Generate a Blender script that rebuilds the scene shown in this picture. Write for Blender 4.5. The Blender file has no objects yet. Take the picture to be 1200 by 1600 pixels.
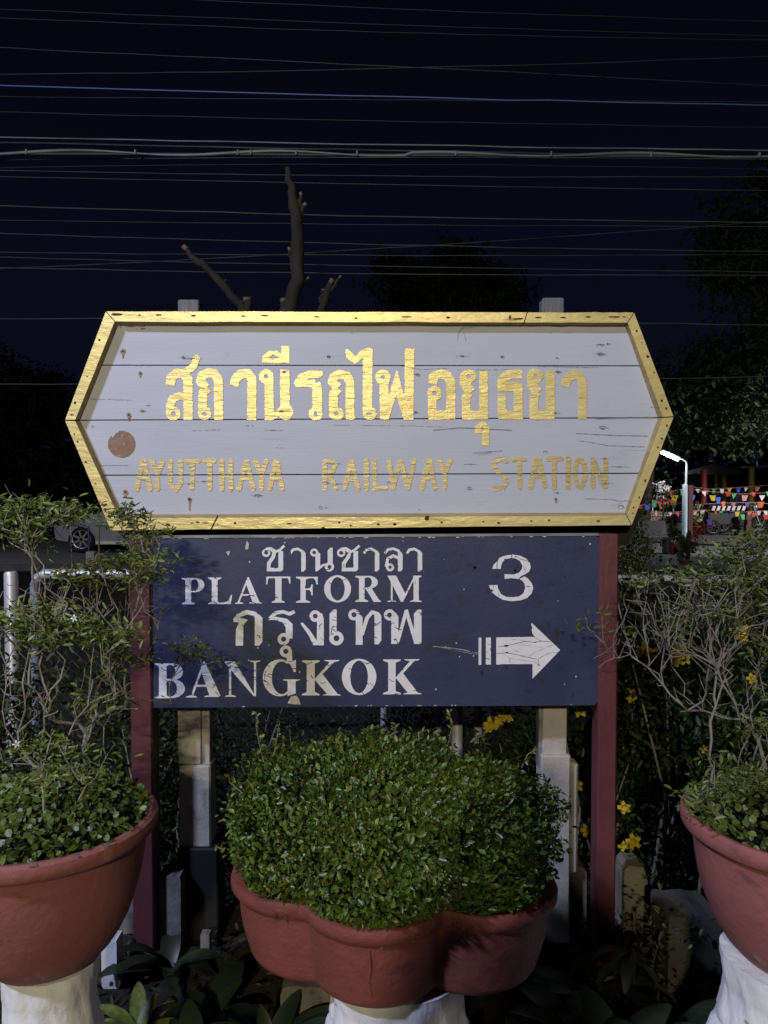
import bpy, math, random
import numpy as np
from mathutils import Vector, Matrix

C = bpy.context.scene.collection
S = bpy.context.scene
R = math.radians

# ------------------------------------------------------------------ camera
CAM_H = 1.55
F = 1200.0
PITCH = -math.atan(40.0 / 1200.0)
cam_d = bpy.data.cameras.new('camera')
cam = bpy.data.objects.new('camera', cam_d)
C.objects.link(cam)
cam.location = (0, 0, CAM_H)
cam.rotation_euler = (math.pi / 2 + PITCH, 0, 0)
cam_d.lens = 27.0
cam_d.sensor_width = 36.0
cam_d.clip_start = 0.05
cam_d.clip_end = 500
S.camera = cam

# ------------------------------------------------------------------ night sky
W = bpy.data.worlds.new('World')
S.world = W
W.use_nodes = True
nt = W.node_tree
nt.nodes.clear()
wo = nt.nodes.new('ShaderNodeOutputWorld')
bg = nt.nodes.new('ShaderNodeBackground')
tc = nt.nodes.new('ShaderNodeTexCoord')
sx = nt.nodes.new('ShaderNodeSeparateXYZ')
cr = nt.nodes.new('ShaderNodeValToRGB')
cr.color_ramp.elements[0].position = 0.0
cr.color_ramp.elements[0].color = (0.0042, 0.0044, 0.0112, 1)
cr.color_ramp.elements[1].position = 0.62
cr.color_ramp.elements[1].color = (0.0012, 0.0013, 0.0034, 1)
e = cr.color_ramp.elements.new(0.30)
e.color = (0.0025, 0.0027, 0.0082, 1)
nt.links.new(tc.outputs['Generated'], sx.inputs[0])
nt.links.new(sx.outputs['Z'], cr.inputs[0])
nt.links.new(cr.outputs[0], bg.inputs['Color'])
bg.inputs['Strength'].default_value = 1.0
nt.links.new(bg.outputs[0], wo.inputs[0])

# ------------------------------------------------------------------ platform lamps behind the camera
def area_lamp(name, loc, target, sx_, sy_, power, col):
    d = bpy.data.lights.new(name, 'AREA')
    d.shape = 'RECTANGLE'
    d.size = sx_
    d.size_y = sy_
    d.energy = power
    d.color = col
    o = bpy.data.objects.new(name, d)
    C.objects.link(o)
    o.location = loc
    o.rotation_euler = (Vector(target) - Vector(loc)).to_track_quat('-Z', 'Y').to_euler()
    return o

area_lamp('platform_lamp_warm', (-1.28, -7.6, 4.62), (0, 2.3, 1.2), 0.5, 0.12, 450, (1.0, 0.86, 0.58))
area_lamp('platform_lamp_cool', (-5.2, -2.6, 6.9), (0, 2.3, 1.1), 0.7, 0.15, 650, (0.62, 0.70, 1.0))

def spot_lamp(name, loc, target, power, col, cone, size=.25):
    d = bpy.data.lights.new(name, 'SPOT'); d.energy = power; d.color = col; d.spot_size = R(cone); d.spot_blend = .6; d.shadow_soft_size = size
    o = bpy.data.objects.new(name, d); C.objects.link(o); o.location = loc
    o.rotation_euler = (Vector(target) - Vector(loc)).to_track_quat('-Z', 'Y').to_euler()
    return o
spot_lamp('forecourt_lamp', (15.0, 14.0, 5.0), (10.0, 20.6, 0.0), 5600, (1.0, 0.96, 0.92), 62)
spot_lamp('car_fill_spot', (-8.5, 11.0, 5.0), (-6.4, 18.0, 0.4), 480, (0.95, 0.96, 1.0), 50)  # unseen spot, added to brighten the parked car

S.view_settings.view_transform = 'Standard'
S.view_settings.look = 'None'
S.view_settings.exposure = 0
S.view_settings.gamma = 1
S.cycles.use_denoising = True
S.cycles.max_bounces = 6
S.cycles.sample_clamp_indirect = 3.0

# ------------------------------------------------------------------ helpers
def at(px, py, Y):
    """pixel of the 1200x1600 photograph -> world point on the upright plane at distance Y"""
    x = (px - 600) / F
    y = -(py - 800) / F
    c, s = math.cos(PITCH), math.sin(PITCH)
    dy = c - y * s
    dz = s + y * c
    k = Y / dy
    return Vector((x * k, Y, CAM_H + dz * k))

def ground_y(py, z=0.0):
    """distance at which a pixel row meets the level z"""
    y = -(py - 800) / F
    c, s = math.cos(PITCH), math.sin(PITCH)
    return (z - CAM_H) / (s + y * c) * (c - y * s)

ORG = {}

def tag(o, label=None, cat=None, group=None, kind=None):
    if label: o['label'] = label
    if cat: o['category'] = cat
    if group: o['group'] = group
    if kind: o['kind'] = kind
    return o

def thing(name, loc, label, cat, group=None):
    o = bpy.data.objects.new(name, None)
    o.empty_display_size = 0.1
    C.objects.link(o)
    o.location = loc
    ORG[o.name] = Vector(loc)
    return tag(o, label, cat, group)

def link_mesh(name, me, parent=None, loc=None):
    """mesh is in world coordinates; make it local to its thing"""
    o = bpy.data.objects.new(name, me)
    C.objects.link(o)
    if parent is not None:
        og = ORG[parent.name]
        o.parent = parent
    else:
        og = Vector(loc) if loc is not None else Vector((0, 0, 0))
        o.location = og
    ORG[o.name] = og
    if og.length > 0:
        me.transform(Matrix.Translation(-og))
    return o

class MB:
    def __init__(self):
        self.v = []; self.f = []; self.m = []
    def add(self, vs, fs, mi=0):
        b = len(self.v)
        self.v.extend([tuple(p) for p in vs])
        for q in fs:
            self.f.append(tuple(b + i for i in q)); self.m.append(mi)
    def box(self, c, s, rz=0.0, mi=0, taper=1.0):
        x, y, z = s[0] / 2, s[1] / 2, s[2] / 2
        ca, sa = math.cos(rz), math.sin(rz)
        vs = []
        for dz in (-1, 1):
            t = taper if dz > 0 else 1.0
            for dx, dy in ((-1, -1), (1, -1), (1, 1), (-1, 1)):
                a, b = dx * x * t, dy * y * t
                vs.append((c[0] + a * ca - b * sa, c[1] + a * sa + b * ca, c[2] + dz * z))
        self.add(vs, [(3, 2, 1, 0), (4, 5, 6, 7), (0, 1, 5, 4), (1, 2, 6, 5), (2, 3, 7, 6), (3, 0, 4, 7)], mi)
    def bbox(self, c, s, bev=0.004, rz=0.0, mi=0):
        """box with chamfered vertical and top edges"""
        x, y, z = s[0] / 2, s[1] / 2, s[2] / 2
        b = min(bev, x * .8, y * .8)
        ca, sa = math.cos(rz), math.sin(rz)
        def ring(ix, zz):
            X, Yy = x - ix, y - ix
            pts = [(-X + b, -Yy), (X - b, -Yy), (X, -Yy + b), (X, Yy - b), (X - b, Yy), (-X + b, Yy), (-X, Yy - b), (-X, -Yy + b)]
            return [(c[0] + p * ca - q * sa, c[1] + p * sa + q * ca, c[2] + zz) for p, q in pts]
        vs = ring(b * .7, -z) + ring(0, -z + b) + ring(0, z - b) + ring(b * .7, z)
        fs = [tuple(range(7, -1, -1)), tuple(range(24, 32))]
        for k in range(3):
            for i in range(8):
                j = (i + 1) % 8
                fs.append((k * 8 + i, k * 8 + j, k * 8 + 8 + j, k * 8 + 8 + i))
        self.add(vs, fs, mi)
    def prism(self, pts, Y0, Y1, mi=0, bev=0.0):
        """pts: photograph pixels on the plane Y0, pushed straight back to Y1"""
        w = [at(p[0], p[1], Y0) for p in pts]
        self.prism_w([(p.x, p.z) for p in w], Y0, Y1, mi)
    def prism_w(self, xz, Y0, Y1, mi=0):
        n = len(xz)
        vs = [(x, Y0, z) for x, z in xz] + [(x, Y1, z) for x, z in xz]
        ar = sum(xz[i][0] * xz[(i + 1) % n][1] - xz[(i + 1) % n][0] * xz[i][1] for i in range(n))
        fr = tuple(range(n)); bk = tuple(range(2 * n - 1, n - 1, -1))
        if ar < 0:
            fr = fr[::-1]; bk = bk[::-1]
        fs = [fr, bk]
        for i in range(n):
            j = (i + 1) % n
            fs.append((i, n + i, n + j, j) if ar > 0 else (j, n + j, n + i, i))
        self.add(vs, fs, mi)
    def tube(self, pts, rad, n=6, mi=0, cap=True):
        pts = [Vector(p) for p in pts]
        if not hasattr(rad, '__len__'): rad = [rad] * len(pts)
        vs = []; ref = Vector((0.31, 0.17, 0.93))
        prev = None
        for i, p in enumerate(pts):
            a = pts[max(i - 1, 0)]; b = pts[min(i + 1, len(pts) - 1)]
            t = (b - a)
            t = t.normalized() if t.length > 1e-9 else Vector((0, 0, 1))
            if prev is None:
                r_ = ref if abs(t.dot(ref)) < .95 else Vector((1, 0, 0))
                u = t.cross(r_).normalized()
            else:
                u = (prev - t * prev.dot(t))
                u = u.normalized() if u.length > 1e-6 else t.orthogonal().normalized()
            prev = u
            w = t.cross(u)
            for k in range(n):
                th = 2 * math.pi * k / n
                vs.append(p + (u * math.cos(th) + w * math.sin(th)) * rad[i])
        fs = []
        for i in range(len(pts) - 1):
            for k in range(n):
                j = (k + 1) % n
                fs.append((i * n + k, i * n + j, (i + 1) * n + j, (i + 1) * n + k))
        if cap:
            fs.append(tuple(range(n - 1, -1, -1)))
            fs.append(tuple(range((len(pts) - 1) * n, len(pts) * n)))
        self.add(vs, fs, mi)
    def lathe(self, prof, c, n=32, mi=0, fn=None, close=True):
        vs = []
        for j, (r, z) in enumerate(prof):
            for k in range(n):
                th = 2 * math.pi * k / n
                rr = r if fn is None else fn(r, z, th, j)
                vs.append((c[0] + rr * math.cos(th), c[1] + rr * math.sin(th), c[2] + z))
        fs = []
        for j in range(len(prof) - 1):
            for k in range(n):
                q = (k + 1) % n
                fs.append((j * n + k, j * n + q, (j + 1) * n + q, (j + 1) * n + k))
        if close:
            fs.append(tuple(range(n - 1, -1, -1)))
            fs.append(tuple(range((len(prof) - 1) * n, len(prof) * n)))
        self.add(vs, fs, mi)
    def ell(self, c, r, n=12, m=8, mi=0, fn=None):
        prof = []
        for j in range(m + 1):
            a = -math.pi / 2 + math.pi * j / m
            prof.append((max(math.cos(a), 0.02), math.sin(a)))
        vs = []; fs = []
        for j, (q, z) in enumerate(prof):
            for k in range(n):
                th = 2 * math.pi * k / n
                d = 1.0 if fn is None else fn(th, j)
                vs.append((c[0] + r[0] * q * math.cos(th) * d, c[1] + r[1] * q * math.sin(th) * d, c[2] + r[2] * z * d))
        for j in range(m):
            for k in range(n):
                q = (k + 1) % n
                fs.append((j * n + k, j * n + q, (j + 1) * n + q, (j + 1) * n + k))
        fs.append(tuple(range(n - 1, -1, -1))); fs.append(tuple(range(m * n, m * n + n)))
        self.add(vs, fs, mi)
    def build(self, name, mats, parent=None, loc=None, smooth=False):
        me = bpy.data.meshes.new(name)
        me.from_pydata(self.v, [], self.f)
        if not isinstance(mats, (list, tuple)): mats = [mats]
        for m in mats: me.materials.append(m)
        if len(mats) > 1:
            me.polygons.foreach_set('material_index', self.m)
        if smooth:
            me.polygons.foreach_set('use_smooth', [True] * len(me.polygons))
            try: me.set_sharp_from_angle(angle=R(40))
            except Exception: pass
        me.update()
        return link_mesh(name, me, parent, loc)

def array_mesh(name, V, Q, mats, parent=None, loc=None, mi=None, smooth=False):
    V = np.asarray(V, np.float32); Q = np.asarray(Q, np.int32)
    me = bpy.data.meshes.new(name)
    me.vertices.add(len(V)); me.vertices.foreach_set('co', V.ravel())
    k = Q.shape[1]
    me.loops.add(Q.size); me.loops.foreach_set('vertex_index', Q.ravel())
    me.polygons.add(len(Q))
    me.polygons.foreach_set('loop_start', np.arange(0, Q.size, k, dtype=np.int32))
    if not isinstance(mats, (list, tuple)): mats = [mats]
    for m in mats: me.materials.append(m)
    if mi is not None: me.polygons.foreach_set('material_index', np.asarray(mi, np.int32))
    if smooth: me.polygons.foreach_set('use_smooth', np.ones(len(Q), bool))
    me.update(calc_edges=True)
    me.validate()
    return link_mesh(name, me, parent, loc)

# ------------------------------------------------------------------ materials
def mat(name, c1, c2=None, scale=12.0, stretch=(1, 1, 1), rough=0.6, metal=0.0, bump=0.0, bscale=60.0, bstretch=None,
        lo=0.38, hi=0.66, spec=0.5, island=0.0, detail=6.0, spots=None, spots2=None, coat=0.0, transl=0.0, bdist=0.01, bdet=8):
    m = bpy.data.materials.new(name)
    m.use_nodes = True
    n = m.node_tree.nodes; L = m.node_tree.links
    b = n['Principled BSDF']
    b.inputs['Roughness'].default_value = rough
    b.inputs['Metallic'].default_value = metal
    b.inputs['Specular IOR Level'].default_value = spec
    if coat: b.inputs['Coat Weight'].default_value = coat
    t = n.new('ShaderNodeTexCoord')
    def noise(sc, st, det=detail):
        mp = n.new('ShaderNodeMapping'); mp.inputs['Scale'].default_value = st
        L.new(t.outputs['Object'], mp.inputs[0])
        no = n.new('ShaderNodeTexNoise'); no.inputs['Scale'].default_value = sc; no.inputs['Detail'].default_value = det
        no.inputs['Roughness'].default_value = 0.6
        L.new(mp.outputs[0], no.inputs['Vector'])
        return no
    def ramp(src, a, ca, b_, cb):
        r = n.new('ShaderNodeValToRGB')
        r.color_ramp.elements[0].position = a; r.color_ramp.elements[0].color = (*ca, 1)
        r.color_ramp.elements[1].position = b_; r.color_ramp.elements[1].color = (*cb, 1)
        L.new(src, r.inputs[0]); return r
    if c2 is None: c2 = tuple(x * 0.75 for x in c1)
    col = ramp(noise(scale, stretch).outputs['Fac'], lo, c1, hi, c2).outputs[0]
    for sp in (spots, spots2):
        if sp:
            # (colour, scale, stretch, threshold, softness)
            f = ramp(noise(sp[1], sp[2], 5).outputs['Fac'], sp[3], (0, 0, 0), sp[3] + sp[4], (1, 1, 1))
            mx = n.new('ShaderNodeMix'); mx.data_type = 'RGBA'
            L.new(f.outputs[0], mx.inputs[0]); L.new(col, mx.inputs[6])
            mx.inputs[7].default_value = (*sp[0], 1)
            col = mx.outputs[2]
    if island:
        g = n.new('ShaderNodeNewGeometry')
        mr = n.new('ShaderNodeMapRange'); mr.inputs[3].default_value = 1 - island; mr.inputs[4].default_value = 1 + island
        L.new(g.outputs['Random Per Island'], mr.inputs[0])
        mx = n.new('ShaderNodeMix'); mx.data_type = 'RGBA'; mx.blend_type = 'MULTIPLY'; mx.inputs[0].default_value = 1
        L.new(col, mx.inputs[6]); L.new(mr.outputs[0], mx.inputs[7])
        col = mx.outputs[2]
    L.new(col, b.inputs['Base Color'])
    if bump:
        bn = noise(bscale, bstretch or stretch, bdet)
        bp = n.new('ShaderNodeBump'); bp.inputs['Strength'].default_value = bump; bp.inputs['Distance'].default_value = bdist
        L.new(bn.outputs['Fac'], bp.inputs['Height']); L.new(bp.outputs[0], b.inputs['Normal'])
    if transl:
        tr = n.new('ShaderNodeBsdfTranslucent'); ms = n.new('ShaderNodeMixShader'); ms.inputs[0].default_value = transl
        L.new(col, tr.inputs[0]); L.new(b.outputs[0], ms.inputs[1]); L.new(tr.outputs[0], ms.inputs[2])
        L.new(ms.outputs[0], n['Material Output'].inputs[0])
    return m

def emit(name, c, s):
    m = bpy.data.materials.new(name); m.use_nodes = True
    b = m.node_tree.nodes['Principled BSDF']
    b.inputs['Emission Color'].default_value = (*c, 1); b.inputs['Emission Strength'].default_value = s
    b.inputs['Base Color'].default_value = (*c, 1)
    return m

M = {}
M['board'] = mat('white_board_paint', (0.51, 0.53, 0.615), (0.475, 0.495, 0.575), 4, (0.5, 1, 3), rough=0.55, bump=0.22, bscale=40, bstretch=(0.35, 1, 5), bdist=0.003,
                 spots=((0.36, 0.35, 0.36), 13, (0.10, 1, 8), 0.69, 0.02), spots2=((0.43, 0.42, 0.45), 9, (1, 1, 1.5), 0.64, 0.14))
M['gap'] = mat('dark_gap', (0.012, 0.011, 0.01), rough=0.9)
M['gold'] = mat('gold_paint', (0.82, 0.70, 0.32), (0.70, 0.58, 0.24), 6, (0.4, 1, 3), rough=0.40, metal=0.40, bump=0.42, bscale=26, bstretch=(0.6, 1, 2.0), bdist=0.006, bdet=4,
                spots=((0.40, 0.27, 0.09), 13, (0.35, 1, 3), 0.66, 0.05))
M['gold_edge'] = mat('dull_gold_edge', (0.46, 0.35, 0.14), (0.32, 0.23, 0.09), 12, (0.4, 1, 2), rough=0.6, metal=0.2, bump=0.5)
M['gold_letter'] = mat('gold_letter_paint', (0.85, 0.73, 0.33), (0.72, 0.60, 0.24), 9, (0.8, 1, 2.5), rough=0.38, metal=0.40, bump=0.45, bscale=34, bstretch=(0.55, 1, 2.6), bdist=0.006, bdet=4,
                       spots=((0.55, 0.42, 0.16), 36, (0.5, 1, 2.5), 0.66, 0.06))
M['gold_thin'] = mat('thin_gold_letter_paint', (0.62, 0.52, 0.24), (0.54, 0.46, 0.24), 16, (0.8, 1, 2.5), rough=0.42, metal=0.35, bump=0.55, bscale=40, bstretch=(0.55, 1, 2.6), bdist=0.005, bdet=4,
                     spots=((0.50, 0.45, 0.38), 36, (0.4, 1, 3.5), 0.61, 0.05))
M['hole'] = mat('nail_hole', (0.025, 0.016, 0.01), (0.07, 0.035, 0.015), 80, rough=0.9)
M['rust'] = mat('rust_stain', (0.30, 0.15, 0.07), (0.42, 0.33, 0.27), 90, rough=0.8)
M['knotline'] = mat('knot_line', (0.15, 0.14, 0.14), (0.30, 0.29, 0.31), 40, rough=0.8)
M['sticker'] = mat('brown_sticker', (0.23, 0.135, 0.09), (0.30, 0.19, 0.135), 45, rough=0.7, spots=((0.44, 0.36, 0.31), 60, (1, 1, 1.6), 0.64, 0.03), bump=0.3)
M['dark_wood_and_shade'] = mat('dark_wood_and_shade', (0.004, 0.004, 0.004), (0.008, 0.007, 0.007), 12, (0.3, 1, 4), rough=0.7)
M['timber'] = mat('weathered_timber', (0.17, 0.165, 0.175), (0.10, 0.10, 0.105), 12, (3, 1, 0.5), rough=0.8, bump=0.5, bscale=60, bstretch=(3, 1, 0.5))
M['concrete'] = mat('post_concrete', (0.47, 0.45, 0.41), (0.38, 0.36, 0.33), 12, rough=0.85, bump=0.3, bscale=90, spots=((0.22, 0.20, 0.18), 14, (1, 1, 0.6), 0.62, 0.1))
M['old_concrete'] = mat('mossy_concrete', (0.20, 0.18, 0.14), (0.12, 0.11, 0.085), 14, rough=0.9, bump=0.5, bscale=60, spots=((0.05, 0.055, 0.035), 12, (1, 1, 1), 0.56, 0.1))
M['blue'] = mat('navy_panel_paint', (0.022, 0.031, 0.088), (0.038, 0.046, 0.098), 3.2, rough=0.5, bump=0.12, bscale=50,
                spots=((0.026, 0.027, 0.046), 6, (1, 1, 2.0), 0.60, 0.14), spots2=((0.075, 0.08, 0.12), 30, (0.5, 1, 3), 0.70, 0.08))
M['white_vinyl'] = mat('white_vinyl', (0.82, 0.82, 0.86), (0.74, 0.73, 0.74), 18, rough=0.5, spots=((0.50, 0.48, 0.44), 26, (1, 1, 0.7), 0.62, 0.08))
M['chip'] = mat('bare_metal_chip', (0.62, 0.60, 0.56), (0.48, 0.45, 0.41), 60, rough=0.6)
M['zinc'] = mat('sheet_metal_edge', (0.32, 0.33, 0.36), (0.18, 0.18, 0.2), 40, (0.3, 1, 1), rough=0.45, metal=0.4)
M['dark_blotch'] = mat('dark_blotch', (0.022, 0.024, 0.05), (0.03, 0.032, 0.065), 30, rough=0.5)
M['maroon'] = mat('maroon_paint', (0.125, 0.035, 0.040), (0.098, 0.029, 0.032), 9, (1, 1, 0.5), rough=0.5, bump=0.25, bscale=50, spots=((0.07, 0.03, 0.03), 20, (1, 1, 0.5), 0.66, 0.08))
M['terracotta'] = mat('terracotta_paint', (0.285, 0.100, 0.090), (0.235, 0.080, 0.072), 4, rough=0.66, bump=0.35, bscale=45, bdet=10,
                      spots=((0.135, 0.043, 0.040), 6, (1, 1, 2.2), 0.60, 0.12), spots2=((0.36, 0.18, 0.16), 18, (1, 1, 0.5), 0.64, 0.09))
M['terracotta_dark'] = mat('dark_terracotta_paint', (0.200, 0.054, 0.040), (0.155, 0.041, 0.032), 5, rough=0.62, bump=0.45, bscale=40, bdet=10,
                           spots=((0.085, 0.023, 0.021), 7, (1, 1, 2.0), 0.58, 0.12), spots2=((0.42, 0.30, 0.26), 55, (1, 1, 1), 0.72, 0.03))
M['olive_leaf'] = mat('olive_leaf', (0.060, 0.070, 0.028), (0.04, 0.05, 0.02), 8, rough=0.55, island=0.4)
M['litter'] = mat('leaf_litter', (0.020, 0.026, 0.010), (0.030, 0.022, 0.012), 6, rough=0.7, island=0.5)
M['stone_grey'] = mat('dark_stone', (0.045, 0.045, 0.048), (0.075, 0.065, 0.045), 5, rough=0.9, bump=0.6, bscale=40)
M['grey_concrete'] = mat('grey_concrete', (0.17, 0.17, 0.17), (0.09, 0.09, 0.09), 12, (1, 1, 0.6), rough=0.9, bump=0.5, bscale=60)
M['white_stone'] = mat('white_painted_stone', (0.78, 0.78, 0.78), (0.66, 0.66, 0.67), 7, rough=0.75, bump=0.6, bscale=28, bstretch=(1, 1, 0.6),
                       spots=((0.34, 0.31, 0.27), 13, (1, 1, 1.4), 0.67, 0.06))
M['soil'] = mat('dark_soil', (0.022, 0.017, 0.012), (0.011, 0.009, 0.007), 18, rough=0.95, bump=0.9, bscale=30, bdist=0.03)
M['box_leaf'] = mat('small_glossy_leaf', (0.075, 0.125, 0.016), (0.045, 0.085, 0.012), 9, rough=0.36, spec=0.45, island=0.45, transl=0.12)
M['dead_leaf'] = mat('dead_leaf', (0.16, 0.11, 0.04), (0.11, 0.07, 0.025), 9, rough=0.7, island=0.4)
M['box_new'] = mat('young_yellow_leaf', (0.15, 0.165, 0.028), (0.11, 0.13, 0.022), 9, rough=0.4, island=0.35, transl=0.15)
M['shrub_leaf'] = mat('narrow_shrub_leaf', (0.165, 0.205, 0.038), (0.115, 0.155, 0.028), 9, rough=0.42, island=0.4, transl=0.2)
M['shrub_leaf_dull'] = mat('dull_shrub_leaf', (0.115, 0.140, 0.032), (0.08, 0.105, 0.025), 9, rough=0.45, island=0.4, transl=0.15)
M['cover_leaf'] = mat('round_cover_leaf', (0.11, 0.15, 0.028), (0.07, 0.11, 0.02), 9, rough=0.45, island=0.4, transl=0.12)
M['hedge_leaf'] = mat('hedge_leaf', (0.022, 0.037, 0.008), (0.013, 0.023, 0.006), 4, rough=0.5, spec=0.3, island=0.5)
M['broad_leaf'] = mat('broad_dark_leaf', (0.020, 0.032, 0.014), (0.012, 0.020, 0.010), 8, rough=0.45, island=0.4)
M['lime_leaf'] = mat('lime_striped_leaf', (0.24, 0.25, 0.055), (0.085, 0.13, 0.03), 16, (3, 3, 1), rough=0.45, island=0.2)
M['grey_leaf'] = mat('grey_green_leaf', (0.075, 0.088, 0.055), (0.05, 0.06, 0.04), 20, rough=0.6, island=0.2)
M['bark'] = mat('grey_bark', (0.33, 0.30, 0.26), (0.19, 0.17, 0.145), 30, (1, 1, 0.5), rough=0.85, bump=0.4, bscale=120)
M['twig'] = mat('dry_twig', (0.22, 0.20, 0.17), (0.14, 0.125, 0.105), 30, rough=0.85)
M['tree_bark'] = mat('dark_bark', (0.028, 0.022, 0.014), (0.013, 0.011, 0.008), 9, (1, 1, 0.4), rough=0.9, bump=0.7, bscale=40)
M['cut_wood'] = mat('sawn_wood', (0.15, 0.11, 0.065), (0.10, 0.07, 0.045), 20, rough=0.8)
M['tree_leaf'] = mat('tree_leaf', (0.026, 0.040, 0.014), (0.016, 0.026, 0.010), 1.5, rough=0.7, spec=0.2, island=0.45)
M['tree_leaf_far'] = mat('far_tree_leaf', (0.018, 0.027, 0.010), (0.011, 0.017, 0.007), 1.5, rough=0.8, spec=0.1, island=0.4)
M['olive_pole'] = mat('olive_pole_paint', (0.20, 0.17, 0.07), rough=0.6)
M['flower_white'] = mat('white_petal', (0.78, 0.78, 0.76), (0.7, 0.7, 0.68), 20, rough=0.6)
M['flower_yellow'] = mat('yellow_petal', (0.55, 0.41, 0.015), (0.38, 0.27, 0.01), 20, rough=0.6, transl=0.2)
M['galv'] = mat('galvanised_pipe', (0.62, 0.63, 0.68), (0.46, 0.47, 0.51), 14, (1, 1, 0.4), rough=0.42, metal=0.35, spots=((0.20, 0.19, 0.19), 20, (1, 1, 0.5), 0.6, 0.12))
M['wire'] = mat('fence_wire', (0.10, 0.10, 0.10), (0.06, 0.055, 0.05), 30, rough=0.6, metal=0.4)
M['cable'] = mat('black_cable', (0.07, 0.068, 0.066), (0.030, 0.029, 0.029), 1.1, rough=0.6)
M['cable_dark'] = mat('dark_cable', (0.036, 0.034, 0.032), (0.014, 0.013, 0.013), 1.1, rough=0.6)
M['cable_grey'] = mat('grey_cable', (0.22, 0.22, 0.21), (0.08, 0.08, 0.075), 0.9, rough=0.5)
M['cable_blue'] = mat('blue_cable', (0.045, 0.15, 0.40), (0.08, 0.11, 0.18), 0.5, rough=0.45)
M['asphalt'] = mat('asphalt', (0.13, 0.13, 0.135), (0.10, 0.10, 0.105), 0.8, rough=0.9, bump=0.3, bscale=90)
M['kerb'] = mat('kerb_paint', (0.15, 0.15, 0.148), (0.08, 0.08, 0.078), 3, rough=0.85)

# ------------------------------------------------------------------ painted marks: union of strokes and shapes as one clean sheet
def seg_d(X, Y_, pts, w, rnd=False):
    h = w / 2.0
    d = np.full(X.shape, 1e9)
    n = len(pts)
    for i in range(n - 1):
        ax, ay = pts[i]; bx, by = pts[i + 1]
        dx, dy = bx - ax, by - ay
        Ln = math.hypot(dx, dy)
        if Ln < 1e-9: continue
        ux, uy = dx / Ln, dy / Ln
        s = (X - ax) * ux + (Y_ - ay) * uy
        p = np.abs(-(X - ax) * uy + (Y_ - ay) * ux)
        d = np.minimum(d, np.maximum(p - h, np.maximum(-s, s - Ln)))
    rngi = range(n) if rnd else range(1, n - 1)
    for i in rngi:
        d = np.minimum(d, np.hypot(X - pts[i][0], Y_ - pts[i][1]) - h)
    return d

def poly_d(X, Y_, pts):
    d = np.full(X.shape, 1e9); ins = np.zeros(X.shape, bool)
    n = len(pts)
    for i in range(n):
        ax, ay = pts[i]; bx, by = pts[(i + 1) % n]
        dx, dy = bx - ax, by - ay
        q = max(dx * dx + dy * dy, 1e-12)
        t = np.clip(((X - ax) * dx + (Y_ - ay) * dy) / q, 0, 1)
        d = np.minimum(d, np.hypot(X - ax - t * dx, Y_ - ay - t * dy))
        c = ((ay > Y_) != (by > Y_))
        if dy != 0:
            ins ^= c & (X < (bx - ax) * (Y_ - ay) / dy + ax)
    return np.where(ins, -d, d)

def smooth_noise(shape, cell, rng):
    h, w = shape
    g = rng.standard_normal((int(h / cell) + 3, int(w / cell) + 3))
    yy = np.arange(h) / cell; xx = np.arange(w) / cell
    y0 = yy.astype(int); x0 = xx.astype(int)
    fy = (yy - y0)[:, None]; fx = (xx - x0)[None, :]
    fy = fy * fy * (3 - 2 * fy); fx = fx * fx * (3 - 2 * fx)
    a = g[np.ix_(y0, x0)]; b = g[np.ix_(y0, x0 + 1)]; c = g[np.ix_(y0 + 1, x0)]; d = g[np.ix_(y0 + 1, x0 + 1)]
    return (a * (1 - fx) + b * fx) * (1 - fy) + (c * (1 - fx) + d * fx) * fy

def reg(ox, oy, sc, ops):
    """zoomed-region units -> photograph pixels"""
    out = []
    for o in ops:
        k = o[0]
        if k.lstrip('-') == 'S':
            out.append((k, [(ox + x / sc, oy + y / sc) for x, y in o[1]], o[2] / sc) + tuple(o[3:]))
        elif k.lstrip('-') == 'P':
            out.append((k, [(ox + x / sc, oy + y / sc) for x, y in o[1]]))
        else:
            out.append((k, ox + o[1] / sc, oy + o[2] / sc, o[3] / sc, o[4] / sc))
    return out

def op_box(o):
    k = o[0].lstrip('-')
    if k == 'S':
        xs = [p[0] for p in o[1]]; ys = [p[1] for p in o[1]]; m = o[2]
    elif k == 'P':
        xs = [p[0] for p in o[1]]; ys = [p[1] for p in o[1]]; m = 0
    else:
        xs = [o[1] - o[3], o[1] + o[3]]; ys = [o[2] - o[4], o[2] + o[4]]; m = 0
    return min(xs) - m, min(ys) - m, max(xs) + m, max(ys) + m

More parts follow.
